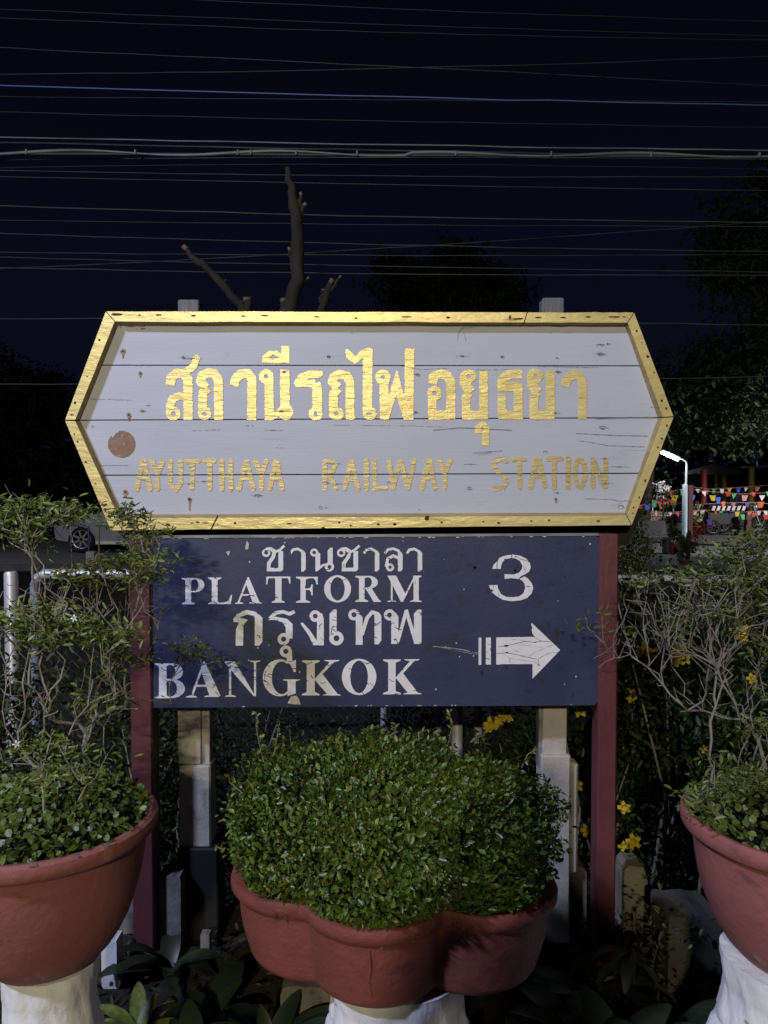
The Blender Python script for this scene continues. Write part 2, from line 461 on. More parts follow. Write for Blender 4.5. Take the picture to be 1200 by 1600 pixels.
def marks(name, ops, Y, material, parent, step=0.7, wob=0.0, wcell=4.0, seed=1):
    bx = [op_box(o) for o in ops if o[0][0] != '-']
    x0 = min(b[0] for b in bx) - 3; y0 = min(b[1] for b in bx) - 3
    x1 = max(b[2] for b in bx) + 3; y1 = max(b[3] for b in bx) + 3
    nx = int((x1 - x0) / step) + 2; ny = int((y1 - y0) / step) + 2
    gx = x0 + np.arange(nx) * step; gy = y0 + np.arange(ny) * step
    Fd = np.full((ny, nx), 5.0)
    for o in ops:
        b = op_box(o)
        i0 = max(int((b[0] - 4 - x0) / step), 0); i1 = min(int((b[2] + 4 - x0) / step) + 2, nx)
        j0 = max(int((b[1] - 4 - y0) / step), 0); j1 = min(int((b[3] + 4 - y0) / step) + 2, ny)
        if i1 <= i0 or j1 <= j0: continue
        X, Yg = np.meshgrid(gx[i0:i1], gy[j0:j1])
        k = o[0].lstrip('-')
        if k == 'S': d = seg_d(X, Yg, o[1], o[2], len(o) > 3)
        elif k == 'P': d = poly_d(X, Yg, o[1])
        else: d = (np.sqrt(((X - o[1]) / o[3]) ** 2 + ((Yg - o[2]) / o[4]) ** 2) - 1) * min(o[3], o[4])
        sub = Fd[j0:j1, i0:i1]
        Fd[j0:j1, i0:i1] = np.maximum(sub, -d) if o[0][0] == '-' else np.minimum(sub, d)
    rng = np.random.default_rng(seed)
    if wob:
        Fd = Fd + wob * smooth_noise(Fd.shape, wcell / step, rng)
    ins = Fd < 0
    verts = []; vid = {}; faces = []
    def V(x, y):
        key = (round(x, 3), round(y, 3))
        i = vid.get(key)
        if i is None:
            i = len(verts); vid[key] = i
            p = at(x, y, Y); verts.append((p.x, p.y, p.z))
        return i
    full = ins[:-1, :-1] & ins[1:, :-1] & ins[:-1, 1:] & ins[1:, 1:]
    anyi = ins[:-1, :-1] | ins[1:, :-1] | ins[:-1, 1:] | ins[1:, 1:]
    for j in range(ny - 1):
        row = np.nonzero(anyi[j])[0]
        i = 0
        while i < len(row):
            c = int(row[i])
            if full[j, c]:
                e_ = c
                while i + 1 < len(row) and row[i + 1] == e_ + 1 and full[j, e_ + 1]:
                    i += 1; e_ += 1
                faces.append((V(gx[c], gy[j + 1]), V(gx[e_ + 1], gy[j + 1]), V(gx[e_ + 1], gy[j]), V(gx[c], gy[j])))
            else:
                cs = [(c, j + 1), (c + 1, j + 1), (c + 1, j), (c, j)]
                poly = []
                for a in range(4):
                    p, q = cs[a], cs[(a + 1) % 4]
                    fp, fq = Fd[p[1], p[0]], Fd[q[1], q[0]]
                    if fp < 0: poly.append(V(gx[p[0]], gy[p[1]]))
                    if (fp < 0) != (fq < 0):
                        t = fp / (fp - fq)
                        poly.append(V(gx[p[0]] + t * (gx[q[0]] - gx[p[0]]), gy[p[1]] + t * (gy[q[1]] - gy[p[1]])))
                pl = [v for a, v in enumerate(poly) if v != poly[a - 1]]
                if len(pl) >= 3 and len(set(pl)) == len(pl): faces.append(tuple(pl))
            i += 1
    me = bpy.data.meshes.new(name)
    me.from_pydata(verts, [], faces)
    me.materials.append(material)
    me.update()
    return link_mesh(name, me, parent)

def marks_each(name, groups, Y, material, parent, **kw):
    for i, g in enumerate(groups):
        k2 = dict(kw); k2['seed'] = kw.get('seed', 1) + i
        marks(name, g, Y, material, parent, **k2)

# serif lettering pieces, each a list of ops in the units of its zoomed region
def stem(x0, x1, y0, y1, s, t=9, top=True, bot=True):
    o = [('P', [(x0, y0), (x1, y0), (x1, y1), (x0, y1)])]
    if top: o.append(('P', [(x0 - s, y0), (x1 + s, y0), (x1 + s, y0 + t), (x1, y0 + 2.6 * t), (x0, y0 + 2.6 * t), (x0 - s, y0 + t)]))
    if bot: o.append(('P', [(x0 - s, y1), (x1 + s, y1), (x1 + s, y1 - t), (x1, y1 - 2.6 * t), (x0, y1 - 2.6 * t), (x0 - s, y1 - t)]))
    return o

def bowl(x0, y0, y1, xr, thick, thin):
    ym = (y0 + y1) / 2
    out = [(x0 - 2, y0)]; inn = [(x0 - 2, y0 + thin)]
    flat = (xr - x0) * 0.30
    for i in range(17):
        a = -math.pi / 2 + math.pi * i / 16
        out.append((x0 + flat + (xr - x0 - flat) * math.cos(a), ym + (y1 - y0) / 2 * math.sin(a)))
        inn.append((x0 + flat * .8 + (xr - thick - x0 - flat * .8) * math.cos(a), ym + ((y1 - y0) / 2 - thin) * math.sin(a)))
    out.append((x0 - 2, y1)); inn.append((x0 - 2, y1 - thin))
    return [('P', out + inn[::-1])]

def foot(xa, xb, y, t=10):
    return [('P', [(xa, y), (xb, y), (xb, y - t * .6), ((xa + xb) / 2 + (xb - xa) * .18, y - t * 1.6), ((xa + xb) / 2 - (xb - xa) * .18, y - t * 1.6), (xa, y - t * .6)])]

def head(xa, xb, y, t=10):
    return [('P', [(xa, y), (xb, y), (xb, y + t * .6), ((xa + xb) / 2 + (xb - xa) * .18, y + t * 1.6), ((xa + xb) / 2 - (xb - xa) * .18, y + t * 1.6), (xa, y + t * .6)])]

def cracks(box, n, seed, lw=(0.7, 1.2), ln=(4, 12)):
    r = random.Random(seed); o = []
    for _ in range(n):
        x = r.uniform(box[0], box[2]); y = r.uniform(box[1], box[3])
        a = r.choice([r.gauss(0.25, 0.35), r.gauss(0.25, 0.35), r.uniform(0, math.pi)])
        l = r.uniform(*ln); pts = [(x, y)]
        for k in range(4):
            a2 = a + r.gauss(0, 0.5)
            x += math.cos(a2) * l / 4; y += math.sin(a2) * l / 4
            pts.append((x, y))
        o.append(('-S', pts, r.uniform(*lw), 1))
        if r.random() < 0.25:
            c = pts[2]
            o.append(('-P', [(c[0] - 1.4, c[1]), (c[0] + r.uniform(-.3, .5), c[1] - r.uniform(.8, 2)), (c[0] + 1.6, c[1] + .3), (c[0], c[1] + r.uniform(.6, 1.6))]))
    return o

def blob(cx, cy, rx, ry, r, n=10, rough=0.25):
    return ('P', [(cx + rx * (1 + r.uniform(-rough, rough)) * math.cos(2 * math.pi * i / n), cy + ry * (1 + r.uniform(-rough, rough)) * math.sin(2 * math.pi * i / n)) for i in range(n)])

# ================================================================== STATION NAME SIGN
YS = 2.50            # front of the gold frame
YB = 2.53            # face of the boards
sign = thing('station_sign', (at(577, 830, YS).x, 2.6, 0), 'large white hexagonal plank sign with gold frame and gold Thai station name, on two posts', 'sign')

OUT = [(165, 486), (991, 488), (1053, 651), (987, 821), (173, 829), (101, 657)]
MID = [(179, 502), (981, 504), (1037, 652), (980, 806), (186, 810), (117, 657)]
INN = [(184, 509), (977, 509), (1028, 653), (976, 801), (190, 804), (125, 657)]

def onhex(H, side, y):
    """x on the left or right edge of a hexagon at row y"""
    tl, tr, r_, br, bl, l_ = H
    a, b = ((tl, l_) if y < l_[1] else (l_, bl)) if side == 'l' else ((tr, r_) if y < r_[1] else (r_, br))
    t = (y - a[1]) / (b[1] - a[1])
    return a[0] + t * (b[0] - a[0])

PL = [(p[0] * .5 + q[0] * .5, p[1] * .5 + q[1] * .5) for p, q in zip(MID, INN)]
seams = [(570.5, 571.5), (656.5, 652.5), (742.5, 739.5)]
def plank(y0l, y0r, y1l, y1r, mids=()):
    g = 0.9
    pts = [(onhex(PL, 'l', y0l + g), y0l + g), (onhex(PL, 'r', y0r + g), y0r + g)]
    pts += [(onhex(PL, 'r', y1r - g), y1r - g), (onhex(PL, 'l', y1l - g), y1l - g)]
    mb = MB(); mb.prism(pts, YB, YB + 0.022)
    return mb.build('plank', M['board'], sign)
plank(PL[0][1] - 1, PL[1][1] - 1, *seams[0])
plank(*seams[0], *seams[1])
plank(*seams[1], *seams[2])
plank(*seams[2], PL[4][1] + 1, PL[3][1] + 1)
mb = MB(); mb.prism([(172, 494), (985, 495), (1046, 651), (983, 816), (178, 822), (108, 657)], YB + 0.024, YB + 0.045)
mb.build('backing_board', M['gap'], sign)
mb = MB(); mb.prism([(172, 818), (1006, 795), (981, 852), (203, 852)], 2.60, 2.66)
mb.build('rear_board', M['dark_wood_and_shade'], sign)

rr = random.Random(5)
def rail(o0, o1, m0, m1, i0, i1, holes=()):
    mb = MB()
    P = [at(*o0, YS), at(*o1, YS), at(*m1, YS), at(*m0, YS), at(*i1, YB - 0.002), at(*i0, YB - 0.002)]
    # subdivided a little so that the worn edge is not ruler straight
    n = 14
    fr = []; 
    rows = []
    for k in range(n + 1):
        t = k / n
        a = P[0].lerp(P[1], t); m_ = P[3].lerp(P[2], t); c = P[5].lerp(P[4], t)
        j = rr.gauss(0, 0.0006) if 0 < k < n else 0
        j2 = rr.gauss(0, 0.0007) if 0 < k < n else 0
        a = Vector((a.x, a.y, a.z + j)); m_ = Vector((m_.x, m_.y, m_.z + j2))
        b = Vector((a.x, YB + 0.03, a.z)); d = Vector((c.x, YB - 0.0015, c.z))
        # small rounding of the front edge
        m2 = m_.lerp(d, 0.08); a2 = a.lerp(m_, 0.03); ab = Vector((a.x, a.y + 0.0025, a.z))
        rows.append((b, ab, a2, m_, m2, d))
    vs = [p for r_ in rows for p in r_]
    fs = []; 
    for k in range(n):
        for q in range(5):
            fs.append((k * 6 + q, k * 6 + q + 1, k * 6 + 7 + q, k * 6 + 6 + q))
    mb.add(vs, fs, 0)
    for i in range(len(fs)):
        if i % 5 == 4: mb.m[i] = 1
    mb.add([rows[0][i] for i in range(6)], [(0, 1, 2, 3, 4, 5)], 1)
    mb.add([rows[-1][i] for i in range(6)], [(5, 4, 3, 2, 1, 0)], 1)
    for (x, y, rx, ry) in holes:
        n_ = 9
        mb.add([at(x + rx * math.cos(6.283 * i / n_) * rr.uniform(.75, 1.2), y + ry * math.sin(6.283 * i / n_) * rr.uniform(.75, 1.2), YS - 0.0012) for i in range(n_)], [tuple(range(n_ - 1, -1, -1))], 2)
    return mb.build('frame_rail', [M['gold'], M['gold_edge'], M['hole']], sign)

def lp(a, b, t): return (a[0] + (b[0] - a[0]) * t, a[1] + (b[1] - a[1]) * t)
def cut(k, t0, t1, holes):
    j = (k + 1) % 6
    rail(lp(OUT[k], OUT[j], t0), lp(OUT[k], OUT[j], t1), lp(MID[k], MID[j], t0), lp(MID[k], MID[j], t1), lp(INN[k], INN[j], t0), lp(INN[k], INN[j], t1), holes)
e_ = 0.0012
cut(0, e_, 0.797, [(183, 491, 11, 1.8), (218, 492, 2, 1.3), (248, 492, 6, 1.2), (302, 493, 4, 1.4), (380, 494, 4, 1), (414, 493, 6, 1.2), (495, 495, 5, .9), (556, 497, 2.5, 1.2), (635, 495, 9, .8), (700, 496, 3.5, 1.6), (797, 496, 2, 4), (810, 498, 8, 1.4)])
cut(0, 0.799, 1 - e_, [(841, 496, 6, 1.1), (880, 496, 5, 1.2), (919, 495, 4, 1.2), (960, 495, 11, 1.1), (975, 495, 3, .8)])
cut(1, 3 * e_, 0.995, [(995, 517, 1.6, 2), (1012, 557, 2, 2.6), (1022, 582, 1.2, 1.4), (1034, 626, 1.8, 2.4), (1041, 638, 1.6, 2), (1003, 535, 1, 1)])
cut(2, 0.006, 1 - 3 * e_, [(1042, 665, 1.4, 2.4), (1034, 685, 1.8, 2), (1028, 699, 1.6, 1.8), (1008, 751, 1.6, 2.6), (999, 777, 1.4, 1.8), (990, 793, 1.3, 1.6), (989, 802, 1.5, 1.3)])
cut(3, e_, 0.806, [(935, 814, 3, 1.3), (858, 813, 2, 1.5), (830, 814, 2.2, 1.4), (779, 817, 3, 1.5), (755, 815, 1.6, 1.3), (690, 816, 2, 1.4), (667, 809, 4, 3.6), (617, 819, 3, 2.4), (591, 819, 2.6, 1.6), (548, 821, 2, 1.4), (505, 825, 3.5, 1.7), (530, 816, 2, 1.6), (452, 818, 4, 1), (367, 817, 2, 1.8), (340, 819, 1.4, 1)])
cut(3, 0.809, 1 - e_, [(309, 816, 3, 1.4), (320, 817, 6, .8), (262, 820, 4.5, 2.2), (300, 817, 2, 1)])
cut(4, 3 * e_, 0.994, [(160, 788, 1.8, 1.8), (149, 756, 1.4, 1.6), (134, 722, 1.8, 1.6), (121, 690, 1.5, 1.6), (116, 678, 1.3, 1.3)])
cut(5, 0.006, 1 - 3 * e_, [(117, 629, 1.6, 2.4), (136, 588, 1.2, 1.2), (155, 531, 1.8, 2), (112, 648, 3, 1)])

# gold Thai lettering
A_ = [('S', [(132, 412), (136, 350), (175, 315), (230, 318), (268, 360), (270, 680)], 72), ('S', [(268, 492), (205, 492), (150, 512), (128, 562), (128, 632)], 62),
      ('E', 153, 630, 57, 53), ('S', [(252, 305), (312, 262), (335, 200)], 54, 1),
      ('S', [(508, 680), (506, 370), (475, 318), (425, 312), (378, 335), (366, 375), (408, 428)], 70), ('S', [(425, 432), (385, 470), (382, 560), (385, 630)], 68), ('E', 399, 630, 52, 52),
      ('S', [(628, 415), (638, 362), (680, 322), (730, 316), (768, 358), (766, 680)], 70),
      ('E', 880, 342, 56, 58), ('S', [(902, 340), (903, 600), (905, 680)], 70), ('S', [(903, 655), (960, 635), (1010, 620)], 56), ('E', 1030, 618, 62, 62), ('S', [(1025, 288), (1027, 600)], 73),
      ('P', [(845, 232), (852, 180), (900, 142), (960, 138), (998, 165), (998, 103), (1060, 103), (1060, 240), (850, 236)]),
      ('-E', 155, 632, 20, 19), ('-E', 400, 634, 19, 15), ('-E', 880, 341, 17, 17), ('-P', [(893, 201), (935, 168), (978, 188), (984, 202)])]
B_ = [('S', [(292, 322), (215, 325), (155, 348), (128, 392)], 58, 1), ('S', [(110, 397), (200, 395), (262, 395)], 54), ('S', [(262, 398), (278, 425), (278, 640)], 74), ('E', 267, 632, 53, 53),
      ('S', [(535, 680), (534, 380), (505, 332), (450, 324), (402, 347), (396, 387), (444, 428)], 68), ('S', [(442, 434), (405, 478), (405, 610)], 68), ('E', 428, 633, 57, 50),
      ('S', [(674, 150), (670, 640)], 74), ('P', [(500, 132), (510, 124), (577, 180), (635, 130), (680, 115), (712, 125), (712, 200), (640, 190), (575, 246), (505, 195)]), ('E', 690, 632, 55, 49),
      ('E', 792, 346, 60, 58), ('S', [(800, 350), (803, 680)], 70), ('P', [(832, 500), (895, 302), (905, 302), (958, 495), (1022, 682), (955, 682), (895, 484), (836, 682), (800, 682)]), ('S', [(1000, 120), (994, 681)], 72),
      ('-E', 266, 632, 15, 21), ('-E', 428, 630, 20, 15), ('-E', 688, 632, 20, 9), ('-E', 790, 346, 16, 17)]
C_ = [('S', [(258, 460), (258, 230), (235, 188), (195, 176), (152, 190), (143, 240)], 57), ('E', 155, 298, 45, 47), ('S', [(140, 300), (143, 440)], 53), ('S', [(117, 434), (286, 434)], 56),
      ('E', 366, 192, 50, 44), ('S', [(345, 190), (345, 240), (385, 292)], 62), ('S', [(372, 292), (352, 325), (354, 440)], 54), ('S', [(328, 434), (489, 434)], 57), ('S', [(462, 157), (463, 460)], 54),
      ('S', [(432, 545), (430, 512), (455, 494), (476, 512), (474, 626)], 46),
      ('S', [(705, 178), (625, 178), (580, 205), (572, 258)], 56), ('S', [(548, 257), (682, 257)], 56), ('S', [(680, 240), (680, 462)], 55), ('S', [(552, 434), (706, 434)], 56), ('S', [(576, 305), (576, 440)], 52),
      ('E', 784, 190, 50, 46), ('S', [(764, 195), (765, 250), (805, 292)], 60), ('S', [(798, 292), (777, 325), (777, 440)], 54), ('S', [(750, 434), (908, 434)], 57), ('S', [(880, 157), (880, 460)], 55),
      ('S', [(972, 258), (984, 207), (1030, 178), (1068, 197), (1082, 242), (1080, 461)], 54),
      ('-E', 155, 298, 15, 14), ('-E', 370, 190, 17, 11), ('-E', 788, 190, 11, 12), ('-E', 455, 517, 9, 7)]
th = reg(240, 520, 5, A_) + reg(440, 520, 5, B_) + reg(640, 540, 4, C_)
o = marks('lettering', th, YB - 0.0016, M['gold_letter'], sign, step=0.8, wob=0.32, wcell=3.0, seed=3)
tag(o, 'thick gold Thai lettering')

D_ = []
def LS(*pp, w=34): D_.append(('S', list(pp), w, 1))
LS((62, 302), (105, 95)); LS((160, 298), (116, 95)); LS((88, 222), (140, 222), w=26)
LS((175, 95), (210, 185)); LS((248, 98), (212, 195)); LS((214, 190), (212, 295))
LS((305, 98), (303, 258), (345, 298), (380, 258), (378, 98)); LS((425, 96), (510, 92)); LS((465, 96), (461, 292)); LS((548, 92), (622, 92)); LS((588, 96), (590, 292))
LS((675, 95), (678, 295)); LS((738, 92), (742, 296)); LS((680, 198), (740, 196), w=28)
LS((800, 294), (848, 100)); LS((905, 290), (855, 100)); LS((830, 218), (885, 215), w=28); LS((918, 96), (960, 185)); LS((998, 94), (960, 195)); LS((962, 190), (962, 292))
LS((1022, 292), (1064, 100)); LS((1114, 294), (1072, 100)); LS((1042, 222), (1096, 222), w=28)
LAT = [reg(200, 700, 4.615, D_)]; D_ = []
LS((86, 320), (86, 100)); LS((86, 100), (145, 100), (170, 130), (150, 178), (95, 195), w=32); LS((118, 200), (150, 260), (172, 318))
LS((242, 318), (290, 105)); LS((348, 318), (298, 105)); LS((265, 246), (325, 246), w=30); LS((412, 98), (412, 318), w=38); LS((474, 98), (478, 316)); LS((476, 318), (560, 312))
LS((588, 98), (616, 310)); LS((620, 315), (674, 108)); LS((684, 108), (734, 315)); LS((738, 312), (784, 98)); LS((846, 314), (897, 96), w=38); LS((948, 314), (905, 96), w=38); LS((872, 238), (922, 238), w=30)
LS((978, 96), (1025, 190)); LS((1068, 96), (1025, 195)); LS((1025, 190), (1025, 310))
LAT.append(reg(490, 700, 5, D_)); D_ = []
LS((222, 112), (178, 92), (132, 103), (114, 150), (150, 203), (208, 240), (230, 285), (198, 332), (122, 345), w=40); LS((275, 99), (382, 97), w=36); LS((335, 100), (338, 336), w=40)
LS((432, 332), (480, 95), w=42); LS((552, 328), (500, 95), w=42); LS((460, 240), (522, 240), w=36); LS((582, 94), (690, 88), w=40); LS((632, 98), (632, 334), w=44)
LS((752, 92), (750, 328), w=46); LS((962, 330), (962, 96), w=42); LS((966, 100), (1058, 328), w=42); LS((1070, 328), (1070, 96), w=40)
LAT.append(reg(750, 700, 5.4545, D_ + [('E', 852, 212, 64, 138), ('-E', 850, 212, 21, 92)]))
for wd in LAT:
    o = marks('lettering', wd + [('-S', [(195, 743.0), (960, 740.0)], 2.0)], YB - 0.0016, M['gold_thin'], sign, step=0.7, wob=0.42, wcell=2.2, seed=8)
    tag(o, 'thin worn gold Latin lettering')

# wear on the boards: knots, splits, nail heads with rust, round sticker
r5 = random.Random(11)
kn = []; sp = []
for (x, y, w, h) in [(286, 558, 5, 2.6), (300, 560, 9, 1.2), (444, 581, 6, 3), (440, 643, 8, 2.2), (513, 557, 4.5, 2), (650, 585, 3, 1.8), (648, 644, 3, 1.8), (722, 556, 6, 1.6), (784, 557, 3.5, 1.4),
                     (870, 559, 3, 1.6), (949, 537, 3.5, 1.8), (938, 538, 4.5, 1), (937, 553, 6, 1.6), (872, 581, 3.5, 1.6), (868, 645, 4, 2), (941, 669, 6, 1.2), (223, 513, 7, 1.6), (205, 510, 11, .9),
                     (215, 570.5, 15, 1), (144, 666, 2, 1), (403, 774, 6.5, 1.2), (509, 793, 2.2, 1.6), (733, 764, 4, 1.2), (734, 725, 6, .9), (871, 770, 3.5, 1.6), (869, 779, 2.6, 1.3), (222, 642, 4, 1.2),
                     (387, 665, 5, .9), (426, 672, 8, .7), (295, 756, 4.5, 1.6), (318, 752, 8, .8), (946, 755, 7, 1.6), (945, 716, 7, 1), (888, 754, 3, 1.2), (520, 724, 8, .9), (512, 754, 5, 1.2), (527, 756, 5, 1),
                     (642, 726, 3, .8), (968, 729, 9, .7), (1018, 636, 1.8, 1.2), (550, 520, 1.4, .8), (655, 796, 1.6, 1), (298, 730, 3, 1.2), (860, 520, 1.5, .8), (232, 633, 3, 1)]:
    kn.append([blob(x, y, w * .55, h * .72, r5, 11, .35), ('S', [(x - w * 1.7, y + r5.uniform(-.5, .5)), (x, y), (x + w * 1.9, y + r5.uniform(-.6, .6))], 0.42)])
for (pts, w) in [([(720, 514), (716, 522), (714, 531)], .9), ([(722, 514), (725, 522), (728, 532)], .7), ([(719, 514), (724, 512), (742, 512)], .8), ([(740, 708), (757, 706), (785, 704)], .9), ([(745, 711), (768, 707)], .8),
                 ([(676, 672), (720, 668), (800, 672)], 1.1), ([(900, 677), (960, 680), (1012, 681)], 1), ([(905, 688), (950, 696), (1008, 698)], .8), ([(912, 779), (955, 780), (968, 783), (985, 782)], .9),
                 ([(520, 664), (640, 665), (700, 667)], .6), ([(140, 623), (205, 625)], .7), ([(152, 727), (200, 727)], .7), ([(840, 572.2), (935, 574)], .7), ([(300, 673), (345, 671)], .7), ([(560, 654), (610, 655.6)], .8),
                 ([(930, 654.5), (985, 652), (1022, 652.5)], 1.1), ([(955, 790), (972, 786)], .6), ([(430, 699), (447, 700)], .6), ([(240, 763), (262, 766)], .6), ([(625, 571.8), (660, 577), (700, 575)], .7), ([(715, 578), (800, 577)], .6)]:
    sp.append([('S', pts, w * .75)])
marks_each('knot', kn, YB - 0.0026, M['knotline'], sign, step=0.5, wob=0.10, wcell=1.5, seed=4)
marks_each('split', sp, YB - 0.0024, M['knotline'], sign, step=0.5, wob=0.08, wcell=1.5, seed=60)
# ring-shaped knots
rk = []
for (x, y, a, b) in [(513, 557, 3, 2.2), (653, 585.5, 3, 2), (649, 644, 3, 2), (403, 774.5, 6, 2.6), (222, 642, 3.6, 2.4), (607, 754, 3, 2), (937, 539, 5, 2), (941, 668, 6, 2.6), (872, 581, 3.6, 2), (852, 706, 3.5, 2), (501, 793, 3, 2.4), (785, 557.5, 3, 1.8), (938, 553, 6.5, 2.4), (733, 763, 4, 3), (970, 792, 5, 3)]:
    rk.append([('E', x, y, a, b), ('-E', x, y + .2, a - .8, b - .75)])
marks_each('knot', rk, YB - 0.0022, M['knotline'], sign, step=0.5, wob=0.1, wcell=2, seed=9)
st = []; hd = []
for (x, y, s_) in [(192, 549, 1.0), (219, 583, .7), (201, 648.5, .9), (195.5, 769.5, 1), (296, 780.5, .9), (868.5, 780.5, .6)]:
    st.append([blob(x, y, 4.2 * s_, 4.4 * s_, r5, 14, .2), blob(x, y + 4 * s_, 2 * s_, 5.5 * s_, r5, 10, .25)]); hd.append([blob(x, y, 1.9 * s_, 1.7 * s_, r5, 9, .2)])
st[4].append(('P', [(294.5, 782), (297.5, 782), (296.8, 799), (295.4, 799)]))
marks_each('rust_stain', st, YB - 0.0021, M['rust'], sign, step=0.5, wob=.35, wcell=1.5, seed=2)
marks_each('nail', hd, YB - 0.0030, M['hole'], sign, step=0.5)
stk = [('E', 190, 694, 21.3, 21), ('-P', [(170, 676), (176, 684), (179, 680), (181, 676.5), (184, 676), (188, 672), (186, 668), (168, 670)])]
tag(marks('sticker', stk, YB - 0.0014, M['sticker'], sign, step=0.8, wob=0.15, seed=6), 'round peeling brown sticker')

# posts that carry the name sign
def sign_post(xl, xr, ytop, wl, wr, ystep):
    a = at(xl, ytop, 2.60); b = at(xr, ytop, 2.60)
    cx = (a.x + b.x) / 2; w = b.x - a.x
    mb = MB(); mb.bbox((cx, 2.60 + .03, a.z / 2 + .0), (w, .06, a.z), .004)
    p = mb.build('post', M['timber'], sign)
    return cx, w
sign_post(277.5, 310.5, 468, 0, 0, 0)
sign_post(848, 882, 465, 0, 0, 0)
def slab(x0, x1, y0, y1, Yf, dep, m, name='post_sleeve', bev=.006):
    a = at(x0, y0, Yf); b = at(x1, y1, Yf)
    mb = MB(); mb.bbox(((a.x + b.x) / 2, Yf + dep / 2, (a.z + b.z) / 2), (b.x - a.x, dep, a.z - b.z), bev)
    return mb.build(name, m, sign)
zb = lambda Y: 800 + 0  # noqa
slab(277, 314, 1090, 1194, 2.575, .022, M['concrete'], 'post_facing', .003)
slab(313.5, 328, 1085, 1196, 2.59, .05, M['concrete'], 'post_facing', .003)
slab(279, 329.5, 1196.5, 1325, 2.565, .09, M['concrete'])
slab(276, 342, 1326, 1520, 2.55, .12, M['dark_wood_and_shade'])  # near-black colour stands in for the shadow over the post's foot
slab(842, 848, 1085, 1200, 2.585, .05, M['zinc'], 'post_facing', .002)
slab(848.5, 885.5, 1090, 1180, 2.575, .022, M['concrete'], 'post_facing', .003)
slab(846, 890, 1180.5, 1500, 2.56, .09, M['concrete'])
slab(891, 903, 1193, 1366, 2.58, .06, M['concrete'], 'post_facing', .008)

# ================================================================== PLATFORM DIRECTION SIGN
YP = 2.45
psign = thing('platform_sign', (at(585, 1100, YP).x, YP + .03, 0), 'navy blue metal platform sign with white lettering and arrow, between two maroon posts', 'sign')
mb = MB()
mb.prism([(237.5, 841), (930, 837.5), (936.5, 841), (935, 1096), (929, 1102), (237.5, 1106)], YP, YP + .018)
mb.build('panel', M['blue'], psign)
mb = MB(); mb.prism([(236, 837.2), (936, 833.5), (937, 837), (237, 840.8)], YP - .003, YP + .022)
mb.prism([(235.2, 841), (237.2, 841), (237.2, 1106), (235.4, 1106)], YP - .002, YP + .02)
mb.build('panel_edge', M['zinc'], psign)
def ppost(x0, x1, ytop):
    a = at(x0, ytop, YP - .01); b = at(x1, ytop, YP - .01)
    mb = MB(); mb.bbox(((a.x + b.x) / 2, YP + .03, a.z / 2 - .05), (b.x - a.x, .08, a.z + .1), .005)
    return mb.build('post', M['maroon'], psign)
ppost(200.5, 234.5, 837); ppost(937.5, 967.5, 835)

YT = YP - 0.0015
def ringo(x, y, a, h): return [('E', x, y, a, a)], [('-E', x, y, h, h)]
adds = []; subs = []
def G(*ops):
    for o_ in ops: (subs if o_[0][0] == '-' else adds).append(o_)
def ring(x, y, a, h): G(('E', x, y, a, a), ('-E', x, y, h, h))
def cho(dx):
    ring(68 + dx, 102, 28, 13)
    G(('S', [(66 + dx, 80), (98 + dx, 76), (124 + dx, 92), (116 + dx, 130), (86 + dx, 172), (86 + dx, 222)], 25), ('P', [(72 + dx, 202), (150 + dx, 202), (150 + dx, 90), (182 + dx, 90), (182 + dx, 214), (168 + dx, 226), (72 + dx, 226)]), ('S', [(128 + dx, 96), (158 + dx, 84), (190 + dx, 54)], 17))
def aa(dx):
    G(('S', [(230 + dx, 106), (247 + dx, 82), (280 + dx, 75), (314 + dx, 96)], 17), ('P', [(303 + dx, 88), (320 + dx, 88), (333 + dx, 105), (333 + dx, 212), (319 + dx, 227), (303 + dx, 227)]))
cho(0); aa(0)
ring(390, 100, 27, 12); G(('P', [(398, 104), (430, 104), (430, 198), (412, 226), (398, 226)]), ('P', [(480, 85), (498, 68), (514, 66), (514, 190), (480, 190)]), ('S', [(412, 215), (450, 184), (492, 176)], 15)); ring(492, 196, 31, 13)
cho(502); aa(493)
G(('S', [(862, 106), (884, 80), (920, 74), (955, 88), (966, 118)], 17), ('P', [(950, 95), (966, 92), (982, 110), (982, 212), (968, 226), (950, 226)]), ('S', [(955, 136), (918, 122), (882, 142), (872, 196)], 20)); ring(898, 199, 27, 11)
aa(780)
l1 = reg(400, 840, 4.2857, adds + subs)
adds = []; subs = []
Pl = stem(118, 172, 108, 355, 35) + bowl(172, 108, 242, 296, 56, 12) + stem(365, 420, 104, 354, 35) + [('P', [(415, 354), (545, 352), (558, 265), (548, 265), (520, 325), (480, 338), (415, 340)])]
Pl += [('P', [(700, 99), (712, 99), (818, 347), (752, 347), (688, 168)]), ('P', [(690, 125), (706, 130), (622, 347), (603, 347)]), ('P', [(640, 260), (755, 260), (758, 275), (634, 275)])] + foot(582, 662, 351) + foot(714, 833, 347)
Pl += stem(960, 1020, 95, 340, 30, top=False) + [('P', [(878, 95), (1100, 95), (1100, 110), (878, 112)]), ('P', [(876, 95), (908, 95), (892, 130), (885, 170), (876, 170)]), ('P', [(1102, 95), (1070, 95), (1085, 125), (1092, 165), (1102, 165)])]
l2 = reg(270, 885, 6, Pl)
Pm = stem(298, 333, 262, 436, 30, 7) + [('P', [(270, 262), (413, 262), (413, 272), (270, 272)]), ('P', [(378, 262), (414, 262), (414, 314), (406, 314), (398, 286)]), ('P', [(330, 340), (375, 340), (375, 350), (330, 350)]), ('P', [(371, 314), (380, 314), (380, 388), (371, 388), (368, 366), (356, 350), (356, 340), (368, 330)])]
Pm += [('E', 546, 343, 90, 91), ('-E', 546, 343, 48, 78)]
